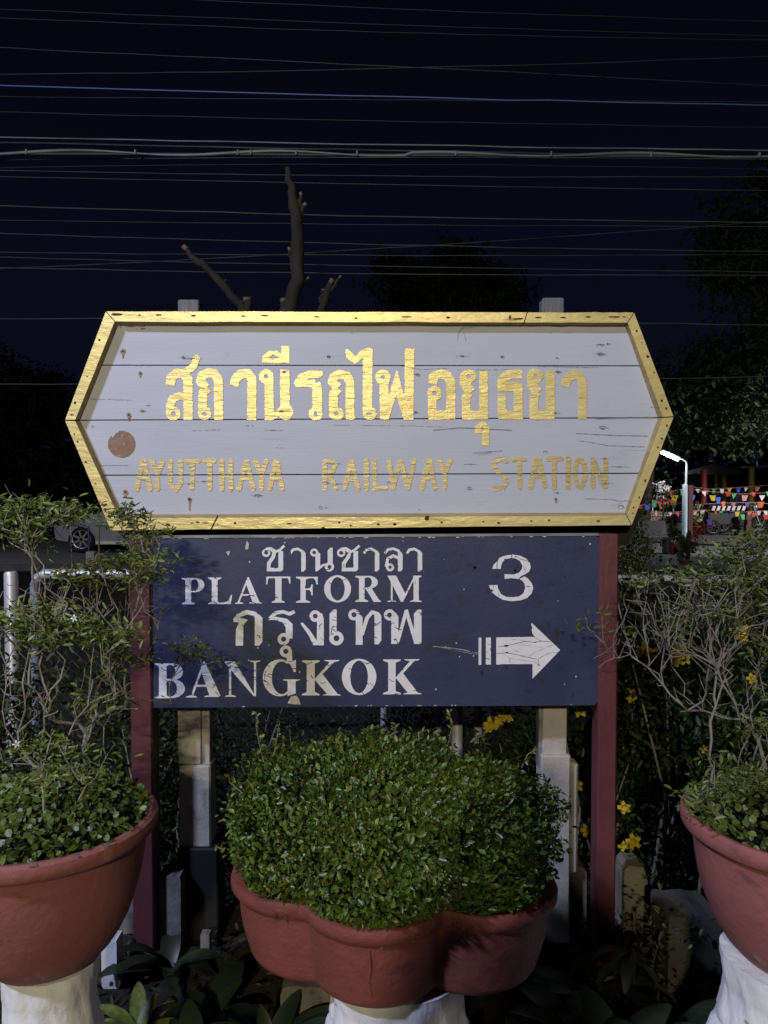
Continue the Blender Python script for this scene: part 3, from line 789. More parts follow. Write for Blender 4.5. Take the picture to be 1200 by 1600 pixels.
Pm += stem(690, 727, 256, 430, 25, 7) + bowl(727, 256, 342, 816, 40, 9) + [('P', [(735, 342), (772, 335), (820, 412), (838, 424), (838, 431), (788, 431)])]
Pm += [('P', [(880, 254), (938, 254), (1000, 375), (982, 430), (970, 430), (905, 300)]), ('P', [(903, 262), (915, 262), (915, 425), (903, 425)]), ('P', [(1062, 254), (1072, 254), (985, 430), (970, 430)]), ('P', [(1052, 256), (1108, 254), (1108, 262), (1090, 270), (1090, 430), (1055, 430), (1055, 280)])] + foot(880, 938, 430, 7) + foot(1030, 1110, 430, 8)
l2 += reg(400, 840, 4.2857, Pm)
adds = []; subs = []
G(('S', [(62, 112), (90, 78), (135, 62), (180, 72), (200, 100)], 26), ('P', [(180, 75), (205, 75), (225, 95), (225, 236), (206, 258), (180, 258)]), ('P', [(53, 118), (80, 92), (140, 106), (114, 135), (112, 258), (68, 258), (70, 165), (88, 122)]))
G(('S', [(268, 100), (303, 66), (345, 60), (385, 72), (414, 58)], 21), ('P', [(257, 108), (300, 88), (368, 100), (402, 132), (402, 216), (362, 216), (362, 150), (342, 120), (300, 108)])); ring(349, 220, 35, 15)
ring(362, 292, 35, 15); G(('P', [(372, 290), (398, 285), (400, 350), (366, 350)]))
ring(535, 85, 34, 14); G(('P', [(545, 105), (552, 60), (575, 70), (585, 100), (585, 256), (543, 256)]), ('P', [(447, 128), (460, 121), (505, 170), (545, 232), (545, 256), (524, 256), (500, 205)]))
G(('P', [(618, 72), (642, 46), (660, 46), (660, 195), (618, 200)])); ring(659, 215, 42, 17)
ring(762, 77, 33, 15); G(('P', [(772, 92), (795, 70), (812, 92), (812, 253), (772, 253)]), ('S', [(808, 195), (838, 96), (868, 62), (900, 72)], 22), ('P', [(882, 80), (905, 60), (922, 84), (922, 228), (905, 251), (882, 251)]))
ring(970, 78, 33, 14); G(('P', [(980, 95), (1005, 62), (1022, 90), (1022, 248), (980, 248)]), ('S', [(1018, 235), (1068, 55)], 20), ('S', [(1066, 48), (1122, 230)], 22), ('P', [(1113, 70), (1135, 48), (1157, 46), (1157, 248), (1113, 248)]))
l3 = reg(350, 940, 3.75, adds + subs)
Bk = stem(100, 165, 90, 388, 36) + bowl(165, 90, 236, 306, 66, 14) + bowl(165, 224, 386, 322, 68, 14)
Bk += [('P', [(478, 74), (490, 74), (628, 372), (532, 372), (466, 175)]), ('P', [(465, 105), (484, 112), (388, 376), (368, 376)]), ('P', [(402, 272), (548, 272), (552, 290), (396, 290)])] + foot(330, 421, 380) + foot(488, 634, 376)
Bk += [('P', [(697, 90), (716, 90), (716, 365), (697, 365)]), ('P', [(660, 72), (745, 72), (925, 376), (912, 376), (700, 130), (662, 82)]), ('P', [(910, 75), (928, 75), (928, 375), (910, 365)])] + foot(662, 753, 375) + head(875, 963, 67)
l4 = reg(230, 1020, 5.4545, Bk)
Kk = [('E', 165, 218, 117, 128), ('-E', 178, 218, 68, 113), ('-P', [(215, 118), (320, 118), (320, 300), (215, 300)]), ('P', [(277, 92), (277, 178), (263, 178), (240, 128), (215, 105), (245, 108)]), ('P', [(220, 236), (275, 236), (275, 326), (220, 345)])] + head(187, 306, 229, 9)
Kk += stem(352, 408, 97, 340, 34) + [('P', [(520, 100), (550, 100), (425, 232), (402, 232)]), ('P', [(405, 228), (460, 190), (572, 338), (500, 338)])] + head(474, 579, 95, 8) + foot(464, 588, 341, 8)
Kk += [('E', 716, 212, 120, 126), ('-E', 716, 212, 61, 112)]
Kk += stem(918, 970, 90, 333, 35) + [('P', [(1075, 95), (1105, 95), (990, 222), (966, 222)]), ('P', [(968, 216), (1016, 180), (1130, 330), (1060, 330)])] + head(1030, 1136, 89, 8) + foot(1024, 1149, 332, 8)
l4 += reg(400, 1010, 4.444, Kk)
for nm, ops, box, n, sd in (('lettering', l1, (405, 850, 665, 895), 34, 21), ('lettering', l2, (285, 898, 665, 945), 46, 22), ('lettering', l3, (362, 950, 662, 1010), 60, 23), ('lettering', l4, (240, 1032, 660, 1092), 85, 24)):
    marks(nm, ops + cracks(box, n, sd), YT, M['white_vinyl'], psign, step=0.55, wob=0.10, wcell=3, seed=sd)
N3 = [('P', [(283, 283), (300, 235), (348, 188), (365, 160), (400, 142), (450, 127), (520, 120), (600, 132), (670, 165), (712, 215), (722, 265), (705, 315), (660, 342), (610, 366), (582, 398), (500, 388), (425, 398), (425, 343), (530, 347), (590, 325), (625, 280), (625, 240), (600, 195), (550, 165), (500, 158), (440, 172), (400, 205), (385, 250), (383, 283)]),
      ('P', [(590, 398), (650, 368), (690, 392), (735, 445), (750, 500), (735, 560), (680, 615), (600, 642), (500, 650), (400, 632), (330, 590), (276, 545), (300, 532), (290, 522), (262, 512), (247, 468), (345, 465), (352, 510), (385, 570), (440, 600), (520, 605), (590, 595), (640, 560), (660, 500), (650, 450), (620, 412)]),
      ('-S', [(505, 115), (508, 165)], 10), ('-S', [(345, 180), (338, 235), (340, 290)], 7), ('-S', [(365, 185), (395, 215)], 4), ('-S', [(555, 140), (610, 175), (660, 185), (720, 210)], 6), ('-S', [(635, 250), (665, 320)], 4),
      ('-S', [(655, 205), (672, 290)], 3), ('-S', [(668, 480), (720, 485)], 7), ('-S', [(685, 485), (725, 560)], 4), ('-S', [(360, 560), (362, 605)], 5), ('-S', [(455, 600), (455, 640)], 3), ('-S', [(297, 470), (305, 525)], 4), ('-S', [(640, 375), (650, 440)], 3), ('-P', [(535, 138), (562, 140), (545, 155)]), ('-P', [(420, 172), (445, 168), (425, 185)])]
marks('lettering', reg(730, 850, 7.275, N3), YT, M['white_vinyl'], psign, step=0.55, wob=0.08, seed=31)
AR = [('P', [(330, 1062), (745, 1055), (777, 1065), (742, 1022), (733, 975), (742, 952), (728, 922), (730, 893), (1058, 1205), (742, 1532), (742, 1365), (395, 1366), (360, 1372), (330, 1368)]), ('P', [(130, 1065), (162, 1065), (160, 1374), (128, 1374)]), ('P', [(212, 1063), (270, 1062), (270, 1371), (212, 1370)])]
for pts, w in [([(350, 1168), (440, 1155), (480, 1150), (560, 1130), (660, 1105), (740, 1118), (850, 1105), (950, 1108)], 5), ([(335, 1247), (400, 1240), (470, 1240), (560, 1258), (700, 1290), (790, 1310)], 6), ([(400, 1255), (500, 1300), (640, 1325), (780, 1345), (830, 1385)], 4), ([(710, 1280), (760, 1235), (870, 1190), (1000, 1140)], 4), ([(790, 1320), (850, 1280), (930, 1240), (1030, 1230)], 4),
               ([(480, 1300), (490, 1350)], 5), ([(560, 1140), (700, 1155), (870, 1180)], 3), ([(775, 1068), (830, 1100), (890, 1108)], 4), ([(500, 1190), (560, 1220), (620, 1230)], 3), ([(480, 1080), (560, 1085), (640, 1100)], 3), ([(400, 1230), (420, 1180)], 3), ([(808, 1310), (815, 1370)], 5), ([(215, 1130), (245, 1142), (270, 1140)], 5), ([(212, 1300), (255, 1310)], 8), ([(215, 1240), (240, 1220)], 3)]:
    AR.append(('-S', pts, w))
AR += [('-P', [(400, 1162), (435, 1145), (482, 1152), (450, 1170)]), ('-P', [(420, 1238), (462, 1222), (466, 1242)]), ('-P', [(790, 1378), (815, 1368), (838, 1385)]), ('-P', [(762, 1112), (795, 1115), (765, 1126)]), ('-P', [(262, 1175), (275, 1200), (262, 1215)])]
tag(marks('arrow', reg(730, 850, 7.275, AR), YT, M['white_vinyl'], psign, step=0.5, wob=0.06, seed=33), 'cracked white arrow pointing right')
# chips, scratches, small screw holes
r7 = random.Random(3)
ch = [('P', [(383, 855), (386, 845), (389, 850), (388, 858), (384, 859)]), ('P', [(353, 862), (360, 861), (357, 869)]), ('P', [(449, 1099), (455, 1088), (463, 1087), (467, 1092), (470, 1101), (460, 1100.5)])]
for (x, y) in [(389, 1032), (390, 878), (445, 848), (713, 1005), (718, 1026), (740, 1025), (696, 1011), (694, 874), (725, 921), (872, 939), (900, 1057), (882, 1069), (681, 1077), (468, 1050), (420, 1008), (922, 850), (403, 1012), (630, 845)]:
    ch.append(blob(x, y, r7.uniform(.7, 1.6), r7.uniform(.8, 1.8), r7, 8, .35))
for k in range(26):
    x = r7.uniform(245, 925); ch.append(blob(x, 841.2 - (x - 237) * .005 + r7.uniform(-.2, .8), r7.uniform(1, 4.5), r7.uniform(.5, 1.1), r7, 9, .5))
for k in range(13):
    x = r7.uniform(350, 925); ch.append(blob(x, 1104.6 - (x - 237) * .0055, r7.uniform(.8, 2.6), r7.uniform(.5, 1.1), r7, 9, .5))
ch.append(('S', [(676, 1010), (700, 1012), (722, 1015), (735, 1018), (748, 1021)], .7)); ch.append(('S', [(690, 1012), (716, 1017), (745, 1023)], .5))
for k in range(14):
    x, y = r7.uniform(250, 920), r7.uniform(850, 1090)
    ch.append(('S', [(x, y), (x + r7.uniform(-9, 9), y + r7.uniform(-3, 3))], .35))
marks_each('paint_chip', [[q] for q in ch], YT - .0006, M['chip'], psign, step=0.5, wob=.08, seed=12)
bl = []
for k in range(30):
    x, y = r7.uniform(680, 925), r7.uniform(850, 1090)
    bl.append(blob(x, y, r7.uniform(1.5, 6), r7.uniform(1.5, 7), r7, 12, .4))
for (x, y, a, b) in [(742, 883, 3, 6), (734, 882, 3, 4), (872, 848, 6, 3), (845, 985, 8, 9), (870, 990, 4, 8), (845, 940, 5, 3), (825, 1080, 7, 4)]:
    bl.append(blob(x, y, a, b, r7, 12, .4))
marks_each('paint_blotch', [[q] for q in bl], YT + .0007, M['dark_blotch'], psign, step=0.8, wob=.5, wcell=2.5, seed=14)

# ================================================================== GROUND
def sheet(name, x0, x1, y0, y1, z, m, nx=2, ny=2, amp=0.0, seed=0):
    rng = np.random.default_rng(seed)
    xs = np.linspace(x0, x1, nx); ys = np.linspace(y0, y1, ny)
    V = [(x, y, z + (rng.normal(0, amp) if amp else 0)) for y in ys for x in xs]
    Q = [(j * nx + i, j * nx + i + 1, (j + 1) * nx + i + 1, (j + 1) * nx + i) for j in range(ny - 1) for i in range(nx - 1)]
    o = array_mesh(name, V, Q, m, loc=(0, (y0 + y1) / 2, z), smooth=bool(amp))
    return tag(o, kind='structure')
sheet('ground', -150, 150, -20, 300, -0.02, M['soil'])
sheet('garden_soil', -3.5, 3.5, 1.2, 6.0, 0.0, M['soil'], 70, 48, 0.012, 3)
YK = ground_y(890)
sheet('forecourt', -60, 60, YK + .15, 70, -0.012, M['asphalt'])
mb = MB(); mb.bbox((0, YK, 0.03), (60, .16, .12), .012)
tag(mb.build('kerb', M['kerb'], loc=(0, YK, 0)), kind='structure')

# ================================================================== POTS, PEDESTALS, PLANTER
RIMZ = 0.767
PB = 0.428
def pot_at(px):
    return at(px, 1275, 1.80).x
XL, XR = pot_at(71), pot_at(1242)
prof = [(.02, 0), (.108, 0), (.126, .010), (.150, .035), (.170, .065), (.188, .100), (.203, .140), (.214, .180), (.2215, .22), (.2265, .26), (.2305, .285), (.2335, .294), (.2490, .299), (.2550, .308), (.2570, .322), (.2545, .334), (.246, .340), (.236, .339), (.231, .332), (.226, .31), (.218, .25)]
def make_pot():
    t = thing('flower_pot', (XL, 1.80, PB), 'round terracotta pot at the left edge, filled with leafy ground cover', 'flower pot', 'round terracotta pots beside the sign')
    mb = MB(); mb.lathe(prof, (XL, 1.80, PB), 72, fn=lambda r, z, th, j: r * (1 + .006 * math.sin(3 * th + 1) + .004 * math.sin(7 * th + z * 20)), close=False)
    mb.build('body', M['terracotta'], t, smooth=True)
    mb = MB(); mb.lathe([(.223, .297), (.15, .307), (.07, .312), (.01, .312)], (XL, 1.80, PB), 36, close=False)
    mb.build('soil', M['soil'], t, smooth=True)
    # flaked patches on the rim
    for (ang, w) in ((-1.75, .10), (-1.25, .07), (-0.62, .13), (-0.9, .04)):
        vs = []; rq = random.Random(int(ang * 100))
        for s_ in (0, 1):
            for i in range(7):
                a = ang + w * (i / 6 - .5) * (1 if s_ == 0 else .8)
                r = (.2405 if s_ else .2525) + rq.uniform(-.0014, .0014)
                zz = .3402 if s_ else .3362
                vs.append((XL + (r + .001) * math.cos(a), 1.80 + (r + .001) * math.sin(a), PB + zz + .0012))
        mb = MB(); mb.add(vs, [(i, i + 1, 8 + i, 7 + i) for i in range(6)])
        mb.build('flaked_patch', M['soil2'], t)
    return t
M['soil2'] = mat('bare_clay', (0.12, 0.075, 0.055), (0.22, 0.15, 0.12), 70, rough=0.9)
pot1 = make_pot()
def copy_thing(t, loc, label, rz=0.0):
    c = t.copy(); C.objects.link(c); c.location = loc; c.rotation_euler = (0, 0, rz); c['label'] = label
    ORG[c.name] = Vector(loc)
    for ch_ in [o_ for o_ in bpy.data.objects if o_.parent is t]:
        d = ch_.copy(); C.objects.link(d); d.parent = c
    return c
pot2 = copy_thing(pot1, (XR, 1.80, PB), 'round terracotta pot at the right edge, beneath the sparse twiggy shrub', 1.9)

def pedestal(name, c, rtop, rneck, rbot, h, seed, label):
    rng = random.Random(seed)
    ph = [rng.uniform(0, 6.28) for _ in range(8)]
    def fn(r, z, th, j):
        g = .026 * math.sin(4 * th + ph[0] + 9 * z) + .012 * math.sin(11 * th + ph[1] - 19 * z) + .010 * math.sin(17 * th + ph[2] + 45 * z) + .022 * math.sin(3 * th + ph[3] + 24 * z) + .007 * math.sin(29 * th + ph[4] + 70 * z)
        k = 0.0
        for q in (0.30, 0.62):
            k += -.05 * math.exp(-((z - h * q - .012 * math.sin(th * 2 + ph[5])) / .008) ** 2)
        return r * (1 + (g if z < h * .97 else g * .4) + k)
    pr = []
    n = 44
    for i in range(n + 1):
        t = i / n; z = h * t
        u = t
        if u > .82: r = rneck + (rtop - rneck) * ((u - .82) / .18) ** .7
        else: r = rneck + (rbot - rneck) * (1 - u / .82) ** 1.7
        pr.append((r, z))
    mb = MB(); mb.lathe(pr, c, 96, fn=fn)
    o = mb.build(name, M['white_stone'], loc=c, smooth=True)
    return tag(o, label, 'pedestal', 'white tree stump pedestals')
pedestal('pedestal', (XL + .01, 1.80, 0), .112, .104, .20, PB - .001, 1, 'white painted stump pedestal under the left round pot, with warm light on one side')
pedestal('pedestal', (XR, 1.80, 0),   .158, .150, .30, PB - .001, 2, 'white painted stump pedestal under the right round pot, in cool light')

# lobed planter
PC = (at(612, 1400, 1.88).x, 1.88, 0.386)
ROT = R(-7)
def lobe_r(th):
    best = 0.05
    for (cx, cy, r) in ((-.228, .0, .176), (.228, .0, .176), (-.030, -.080, .180), (0, .08, .18)):
        dx, dy = math.cos(th), math.sin(th)
        b = dx * cx + dy * cy; c_ = cx * cx + cy * cy - r * r
        q = b * b - c_
        if q > 0:
            s_ = b + math.sqrt(q)
            best = max(best, s_)
    return best
def planter_ring(sc, inset, z, n=200):
    vs = []
    for k in range(n):
        th = 2 * math.pi * k / n
        # smooth the creases slightly
        r = sum(lobe_r(th + d) for d in (-.06, -.04, -.02, 0, .02, .04, .06)) / 7
        r = r * sc - inset
        a = th + ROT
        vs.append((PC[0] + r * math.cos(a), PC[1] + r * math.sin(a), PC[2] + z))
    return vs
pt = thing('planter', (PC[0], PC[1], PC[2]), 'dark red lobed planter bowl with scalloped outline, under the dense rounded bush', 'planter')
lev = [(.50, 0, 0.0), (.74, 0, 0.0), (.825, 0, .004), (.868, 0, .013), (.884, 0, .023), (.888, 0, .030), (.905, 0, .05), (.930, 0, .085), (.944, 0, .12), (.948, 0, .145), (.952, 0, .158), (.955, 0, .162), (.978, 0, .168), (1.0, 0, .178), (1.003, 0, .192), (.993, 0, .201), (.97, 0, .204), (.93, 0, .203), (.915, 0, .194), (.905, 0, .16), (.90, 0, .13)]
vs = []; n = 200
for sc, ins, z in lev: vs += planter_ring(sc, ins, z)
fs = [(j * n + k, j * n + (k + 1) % n, (j + 1) * n + (k + 1) % n, (j + 1) * n + k) for j in range(len(lev) - 1) for k in range(n)]
fs.append(tuple(range(n - 1, -1, -1)))
mb = MB(); mb.add(vs, fs)
mb.build('body', M['terracotta_dark'], pt, smooth=True)
mb = MB(); mb.add(planter_ring(.9, 0, .155, 60), [tuple(range(60))])
mb.build('soil', M['soil'], pt)
# moulded rib on the front lobe
mb = MB()
def wall(th_, z_):
    r_ = lobe_r(th_) * (.90 + .045 * min(1, max(0, (z_ - .05) / .07)))
    return Vector((PC[0] + r_ * math.cos(th_ + ROT), PC[1] + r_ * math.sin(th_ + ROT), PC[2] + z_))
mb.tube([wall(-1.66, .155), wall(-1.65, .12), wall(-1.67, .08), wall(-1.648, .045)], [.004, .005, .004, .002], 6)
mb.build('relief', M['terracotta_dark'], pt, smooth=True)
pedestal('pedestal', (PC[0] + .015, PC[1] - .02, 0), .175, .165, .26, PC[2] - .001, 3, 'white painted stump pedestal under the lobed planter in the middle')

# ================================================================== PLANT HELPERS
def leaf_arrays(P, A, Nn, L, Wd, fold=0.12, curl=0.0):
    """6-vertex folded leaves: base point, axis, normal, length, width"""
    A = A / np.maximum(np.linalg.norm(A, axis=1, keepdims=True), 1e-9)
    Nn = Nn - A * np.sum(A * Nn, axis=1, keepdims=True)
    Nn = Nn / np.maximum(np.linalg.norm(Nn, axis=1, keepdims=True), 1e-9)
    Sd = np.cross(A, Nn)
    L = np.asarray(L)[:, None]; Wd = np.asarray(Wd)[:, None]
    b = P
    l1 = P + A * L * .30 + Sd * Wd * .42 + Nn * Wd * fold
    l2 = P + A * L * .68 + Sd * Wd * .46 + Nn * (Wd * fold - L * curl * .4)
    t = P + A * L - Nn * L * curl
    r2 = P + A * L * .68 - Sd * Wd * .46 + Nn * (Wd * fold - L * curl * .4)
    r1 = P + A * L * .30 - Sd * Wd * .42 + Nn * Wd * fold
    V = np.stack([b, l1, l2, t, r2, r1], axis=1).reshape(-1, 3)
    n = len(P); o = (np.arange(n) * 6)[:, None]
    Q = np.concatenate([o + np.array([[0, 3, 2, 1]]), o + np.array([[0, 5, 4, 3]])], axis=0)
    return V, Q

def unit_rand(rng, n):
    v = rng.standard_normal((n, 3))
    return v / np.linalg.norm(v, axis=1, keepdims=True)

def leaf_mesh(name, P, A, Nn, L, Wd, m, parent, fold=.12, curl=.1, mi=None, loc=None):
    V, Q = leaf_arrays(P, A, Nn, L, Wd, fold, curl)
    if mi is not None: mi = np.concatenate([mi, mi])
    return array_mesh(name, V, Q, m, parent, mi=mi, loc=loc)

def grow(bases, targets, rng, seg=0.03, jit=0.006, up=0.0, back=0.03):
    """branching skeleton that reaches every target; returns nodes, parents"""
    N = [np.array(b, float) for b in bases]; Pr = [-1] * len(bases)
    T = sorted([np.array(t, float) for t in targets], key=lambda t: min(np.linalg.norm(t - b) for b in N[:len(bases)]))
    ends = []
    for t in T:
        arr = np.array(N)
        d = np.linalg.norm(arr - t, axis=1)
        pen = np.maximum(0, arr[:, 2] - t[2] + back) * 3.0 + .75 * np.hypot(arr[:, 0] - t[0], arr[:, 1] - t[1])
        i = int(np.argmin(d + pen))
        p = N[i]; L = np.linalg.norm(t - p)
        k = max(1, int(L / seg))
        par = i
        # leave along the parent direction, bend to the target
        if Pr[i] >= 0:
            dv = p - N[Pr[i]]; dv = dv / max(np.linalg.norm(dv), 1e-6)
        else: dv = np.array([0, 0, 1.0])
        c = p + dv * L * 0.35 + np.array([0, 0, up * L])
        for q in range(1, k + 1):
            u = q / k
            x = (1 - u) ** 2 * p + 2 * u * (1 - u) * c + u * u * t
            if q < k: x = x + rng.normal(0, jit, 3)
            N.append(x); Pr.append(par); par = len(N) - 1
        ends.append(par)
    return N, Pr, ends

def skeleton_mesh(mb, N, Pr, r0, r1, pw=0.5, n=5, mi=0):
    cnt = [0] * len(N); kids = [[] for _ in N]
    for i, p in enumerate(Pr):
        if p >= 0: kids[p].append(i)
    for i in range(len(N) - 1, -1, -1):
        if not kids[i]: cnt[i] = 1
        if Pr[i] >= 0: cnt[Pr[i]] += cnt[i]
    mx = max(cnt)
    rad = [r1 + (r0 - r1) * (c / mx) ** pw for c in cnt]
    st = [i for i, p in enumerate(Pr) if p < 0]
    work = [(i, None) for i in st]
    while work:
        i, pre = work.pop()
        ch_ = [] if pre is None else [pre]
        ch_.append(i)
        while kids[ch_[-1]]:
            k = sorted(kids[ch_[-1]], key=lambda q: -cnt[q])
            for q in k[1:]: work.append((q, ch_[-1]))
            ch_.append(k[0])
        if len(ch_) >= 2:
            rs = [rad[q] for q in ch_]
            if pre is not None: rs[0] = rs[1]
            mb.tube([N[q] for q in ch_], rs, n, mi)

def in_px(rng, px, py, rx, ry, Y, ry_, n):
    out = []
    for _ in range(n):
        a = rng.uniform(0, 6.283); q = math.sqrt(rng.uniform(0, 1))
        p = at(px + rx * q * math.cos(a), py + ry * q * math.sin(a), Y + rng.uniform(-ry_, ry_))
        out.append(np.array(p))
    return out

# ------------------------------------------------------------------ dense clipped bush in the planter
rng = np.random.default_rng(42)
bush = thing('dense_bush', (PC[0], PC[1], PC[2] + .2), 'dense rounded bush of small glossy green leaves growing in the lobed planter', 'bush')
BC = np.array([PC[0] + .000, PC[1] + .01, 0.690])
def bush_r(d):
    """surface distance in direction d: a broad mound, flatter on the right shoulder"""
    a = np.array([.398, .28, .210])
    x = np.abs(d / a)
    r = (x[:, 0] ** 2.5 + x[:, 1] ** 2.5 + x[:, 2] ** 2.5) ** (-1 / 2.5)
    th = np.arctan2(d[:, 2], d[:, 0]); ph_ = np.arctan2(d[:, 1], d[:, 0])
    lump = .045 * np.sin(5 * th + 1.0 + 2 * ph_) + .035 * np.sin(9 * ph_ + 4 * d[:, 2]) + .03 * np.sin(13 * th + 5 * d[:, 1] * 3)
    tilt = -.10 * np.clip(d[:, 0], 0, 1) * np.clip(d[:, 2], 0, 1) * 2 - .05 * np.clip(-d[:, 0], 0, 1) * np.clip(d[:, 2], 0, 1)
    return r * (1 + lump + tilt)
n = 36000
cd = unit_rand(rng, 1500); cd = cd[cd[:, 1] < .35]
ci = rng.integers(0, len(cd), n)
d = cd[ci] + rng.normal(0, .055, (n, 3)); d /= np.linalg.norm(d, axis=1, keepdims=True)
cdep = rng.normal(0, .045, len(cd))
r = bush_r(d)
dep = 1 + cdep[ci] - np.abs(rng.normal(0, .07, len(d)))
dep = np.where(rng.random(len(d)) < .05, dep + rng.uniform(0, .07, len(d)), dep)
P = BC + d * (r * dep)[:, None]
k = P[:, 2] > PC[2] + .167
P = P[k]; d = d[k]
# leaves inside the mound
d2 = unit_rand(rng, 7000); d2 = d2[d2[:, 1] < .5]
P2 = BC + d2 * (bush_r(d2) * rng.uniform(.45, .86, len(d2)))[:, None]
k2 = P2[:, 2] > PC[2] + .17
P = np.concatenate([P, P2[k2]]); d = np.concatenate([d, d2[k2]])
# filling low down inside the rim
m_ = 5200
th_ = rng.uniform(-math.pi, 0.3, m_); lr = np.array([lobe_r(t) for t in th_])
q_ = lr * np.sqrt(rng.uniform(.25, 1, m_)) * .93
P = np.concatenate([P, np.stack([PC[0] + q_ * np.cos(th_ + ROT), PC[1] + q_ * np.sin(th_ + ROT), rng.uniform(PC[2] + .178, PC[2] + .28, m_)], 1)])
d = np.concatenate([d, np.stack([np.cos(th_ + ROT), np.sin(th_ + ROT), np.full(m_, .2)], 1)])
# the foliage leans over the rim only above it
rel = P[:, :2] - np.array(PC[:2]); hr = np.linalg.norm(rel, axis=1); ang = np.arctan2(rel[:, 1], rel[:, 0]) - ROT
lim = np.array([lobe_r(t) for t in ang]) * .925 + np.clip(P[:, 2] - (PC[2] + .217), 0, 1) * 1.1
f_ = np.minimum(1, lim / np.maximum(hr, 1e-6))
P[:, :2] = np.array(PC[:2]) + rel * f_[:, None]
A = d * .55 + unit_rand(rng, len(P)) * .8 + np.array([0, -.05, .25])
Nn = d * .9 + unit_rand(rng, len(P)) * .55 + np.array([0, -.1, .35])
L = rng.uniform(.0100, .0200, len(P)); 
u_ = rng.random(len(P)); young = np.where(u_ < .17, 1, np.where(u_ > .995, 2, 0)).astype(np.int32)
leaf_mesh('foliage', P, A, Nn, L, L * rng.uniform(.45, .62, len(P)), [M['box_leaf'], M['box_new'], M['dead_leaf']], bush, .16, .12, young)
mb = MB()
N_, Pr_, en_ = grow([(PC[0] + x, PC[1] + y, PC[2] + .17) for x, y in ((-.2, 0), (.2, .02), (0, -.06), (0, .08))], list(BC + unit_rand(rng, 150) * np.array([.40, .24, .21]) * rng.uniform(.4, .98, (150, 1)))[:], rng, .04, .006)
keep = [q for q in range(len(N_))]
skeleton_mesh(mb, N_, Pr_, .010, .0014, .5, 4)
mb.build('twigs', M['twig'], bush)
# loose sprigs that escape the mound
PV, AV, NV, LV = [], [], [], []
mb = MB()
for (x0, y0, x1, y1, Yq) in [(412, 1190, 400, 1112, 1.80), (428, 1180, 437, 1128, 1.86), (380, 1240, 358, 1210, 1.8), (700, 1165, 702, 1112, 2.0), (735, 1160, 755, 1150, 1.8), (868, 1285, 892, 1245, 1.80), (862, 1300, 885, 1275, 1.78), (545, 1162, 528, 1140, 1.85), (815, 1200, 836, 1172, 1.9), (352, 1330, 338, 1322, 1.84), (655, 1158, 668, 1140, 1.9), (610, 1150, 618, 1132, 1.9)]:
    a, b = np.array(at(x0, y0, Yq)), np.array(at(x1, y1, Yq))
    mid = (a + b) / 2 + rng.normal(0, .006, 3)
    mb.tube([a, mid, b], [.0016, .0012, .0008], 4)
    for t in np.linspace(.15, 1, int(7 + np.linalg.norm(b - a) * 130)):
        p = (1 - t) ** 2 * a + 2 * t * (1 - t) * mid + t * t * b
        PV.append(p); AV.append(unit_rand(rng, 1)[0] + (b - a) / np.linalg.norm(b - a) * .6); NV.append(unit_rand(rng, 1)[0] + np.array([0, -.6, .5])); LV.append(rng.uniform(.009, .016))
mb.build('sprig_stems', M['twig'], bush)
leaf_mesh('sprig_leaves', np.array(PV), np.array(AV), np.array(NV), np.array(LV), np.array(LV) * .5, M['box_new'], bush)

# ------------------------------------------------------------------ ground cover in the two round pots
def pot_cover(X, seed, label, n, lmin, lmax):
    rng = np.random.default_rng(seed)
    a = rng.uniform(0, 6.283, n); q = np.sqrt(rng.uniform(0, 1, n)) * .232
    z = PB + .327 + .055 * (1 - (q / .25) ** 2) + rng.uniform(-.02, .035, n)
    z = np.where(q > .20, np.minimum(z, PB + .357), z)
    P = np.stack([X + q * np.cos(a), 1.80 + q * np.sin(a), z], 1)
    A = np.stack([np.cos(a), np.sin(a), np.zeros(n)], 1) * .5 + unit_rand(rng, n) * .9
    Nn = np.tile(np.array([0, -.35, .9]), (n, 1)) + unit_rand(rng, n) * .55
    L = rng.uniform(lmin, lmax, n)
    o = leaf_mesh('ground_cover', P, A, Nn, L, L * rng.uniform(.75, .95, n), M['cover_leaf'], None, .08, .08, loc=(X, 1.80, PB + .33))
    return tag(o, label, 'ground cover', kind='stuff')
pot_cover(XL, 7, 'round leaved green ground cover filling the left pot', 2600, .012, .021)
pot_cover(XR, 8, 'sparse round leaved ground cover in the right pot', 1300, .012, .024)
# trailing bits over the rim are part of the same cover

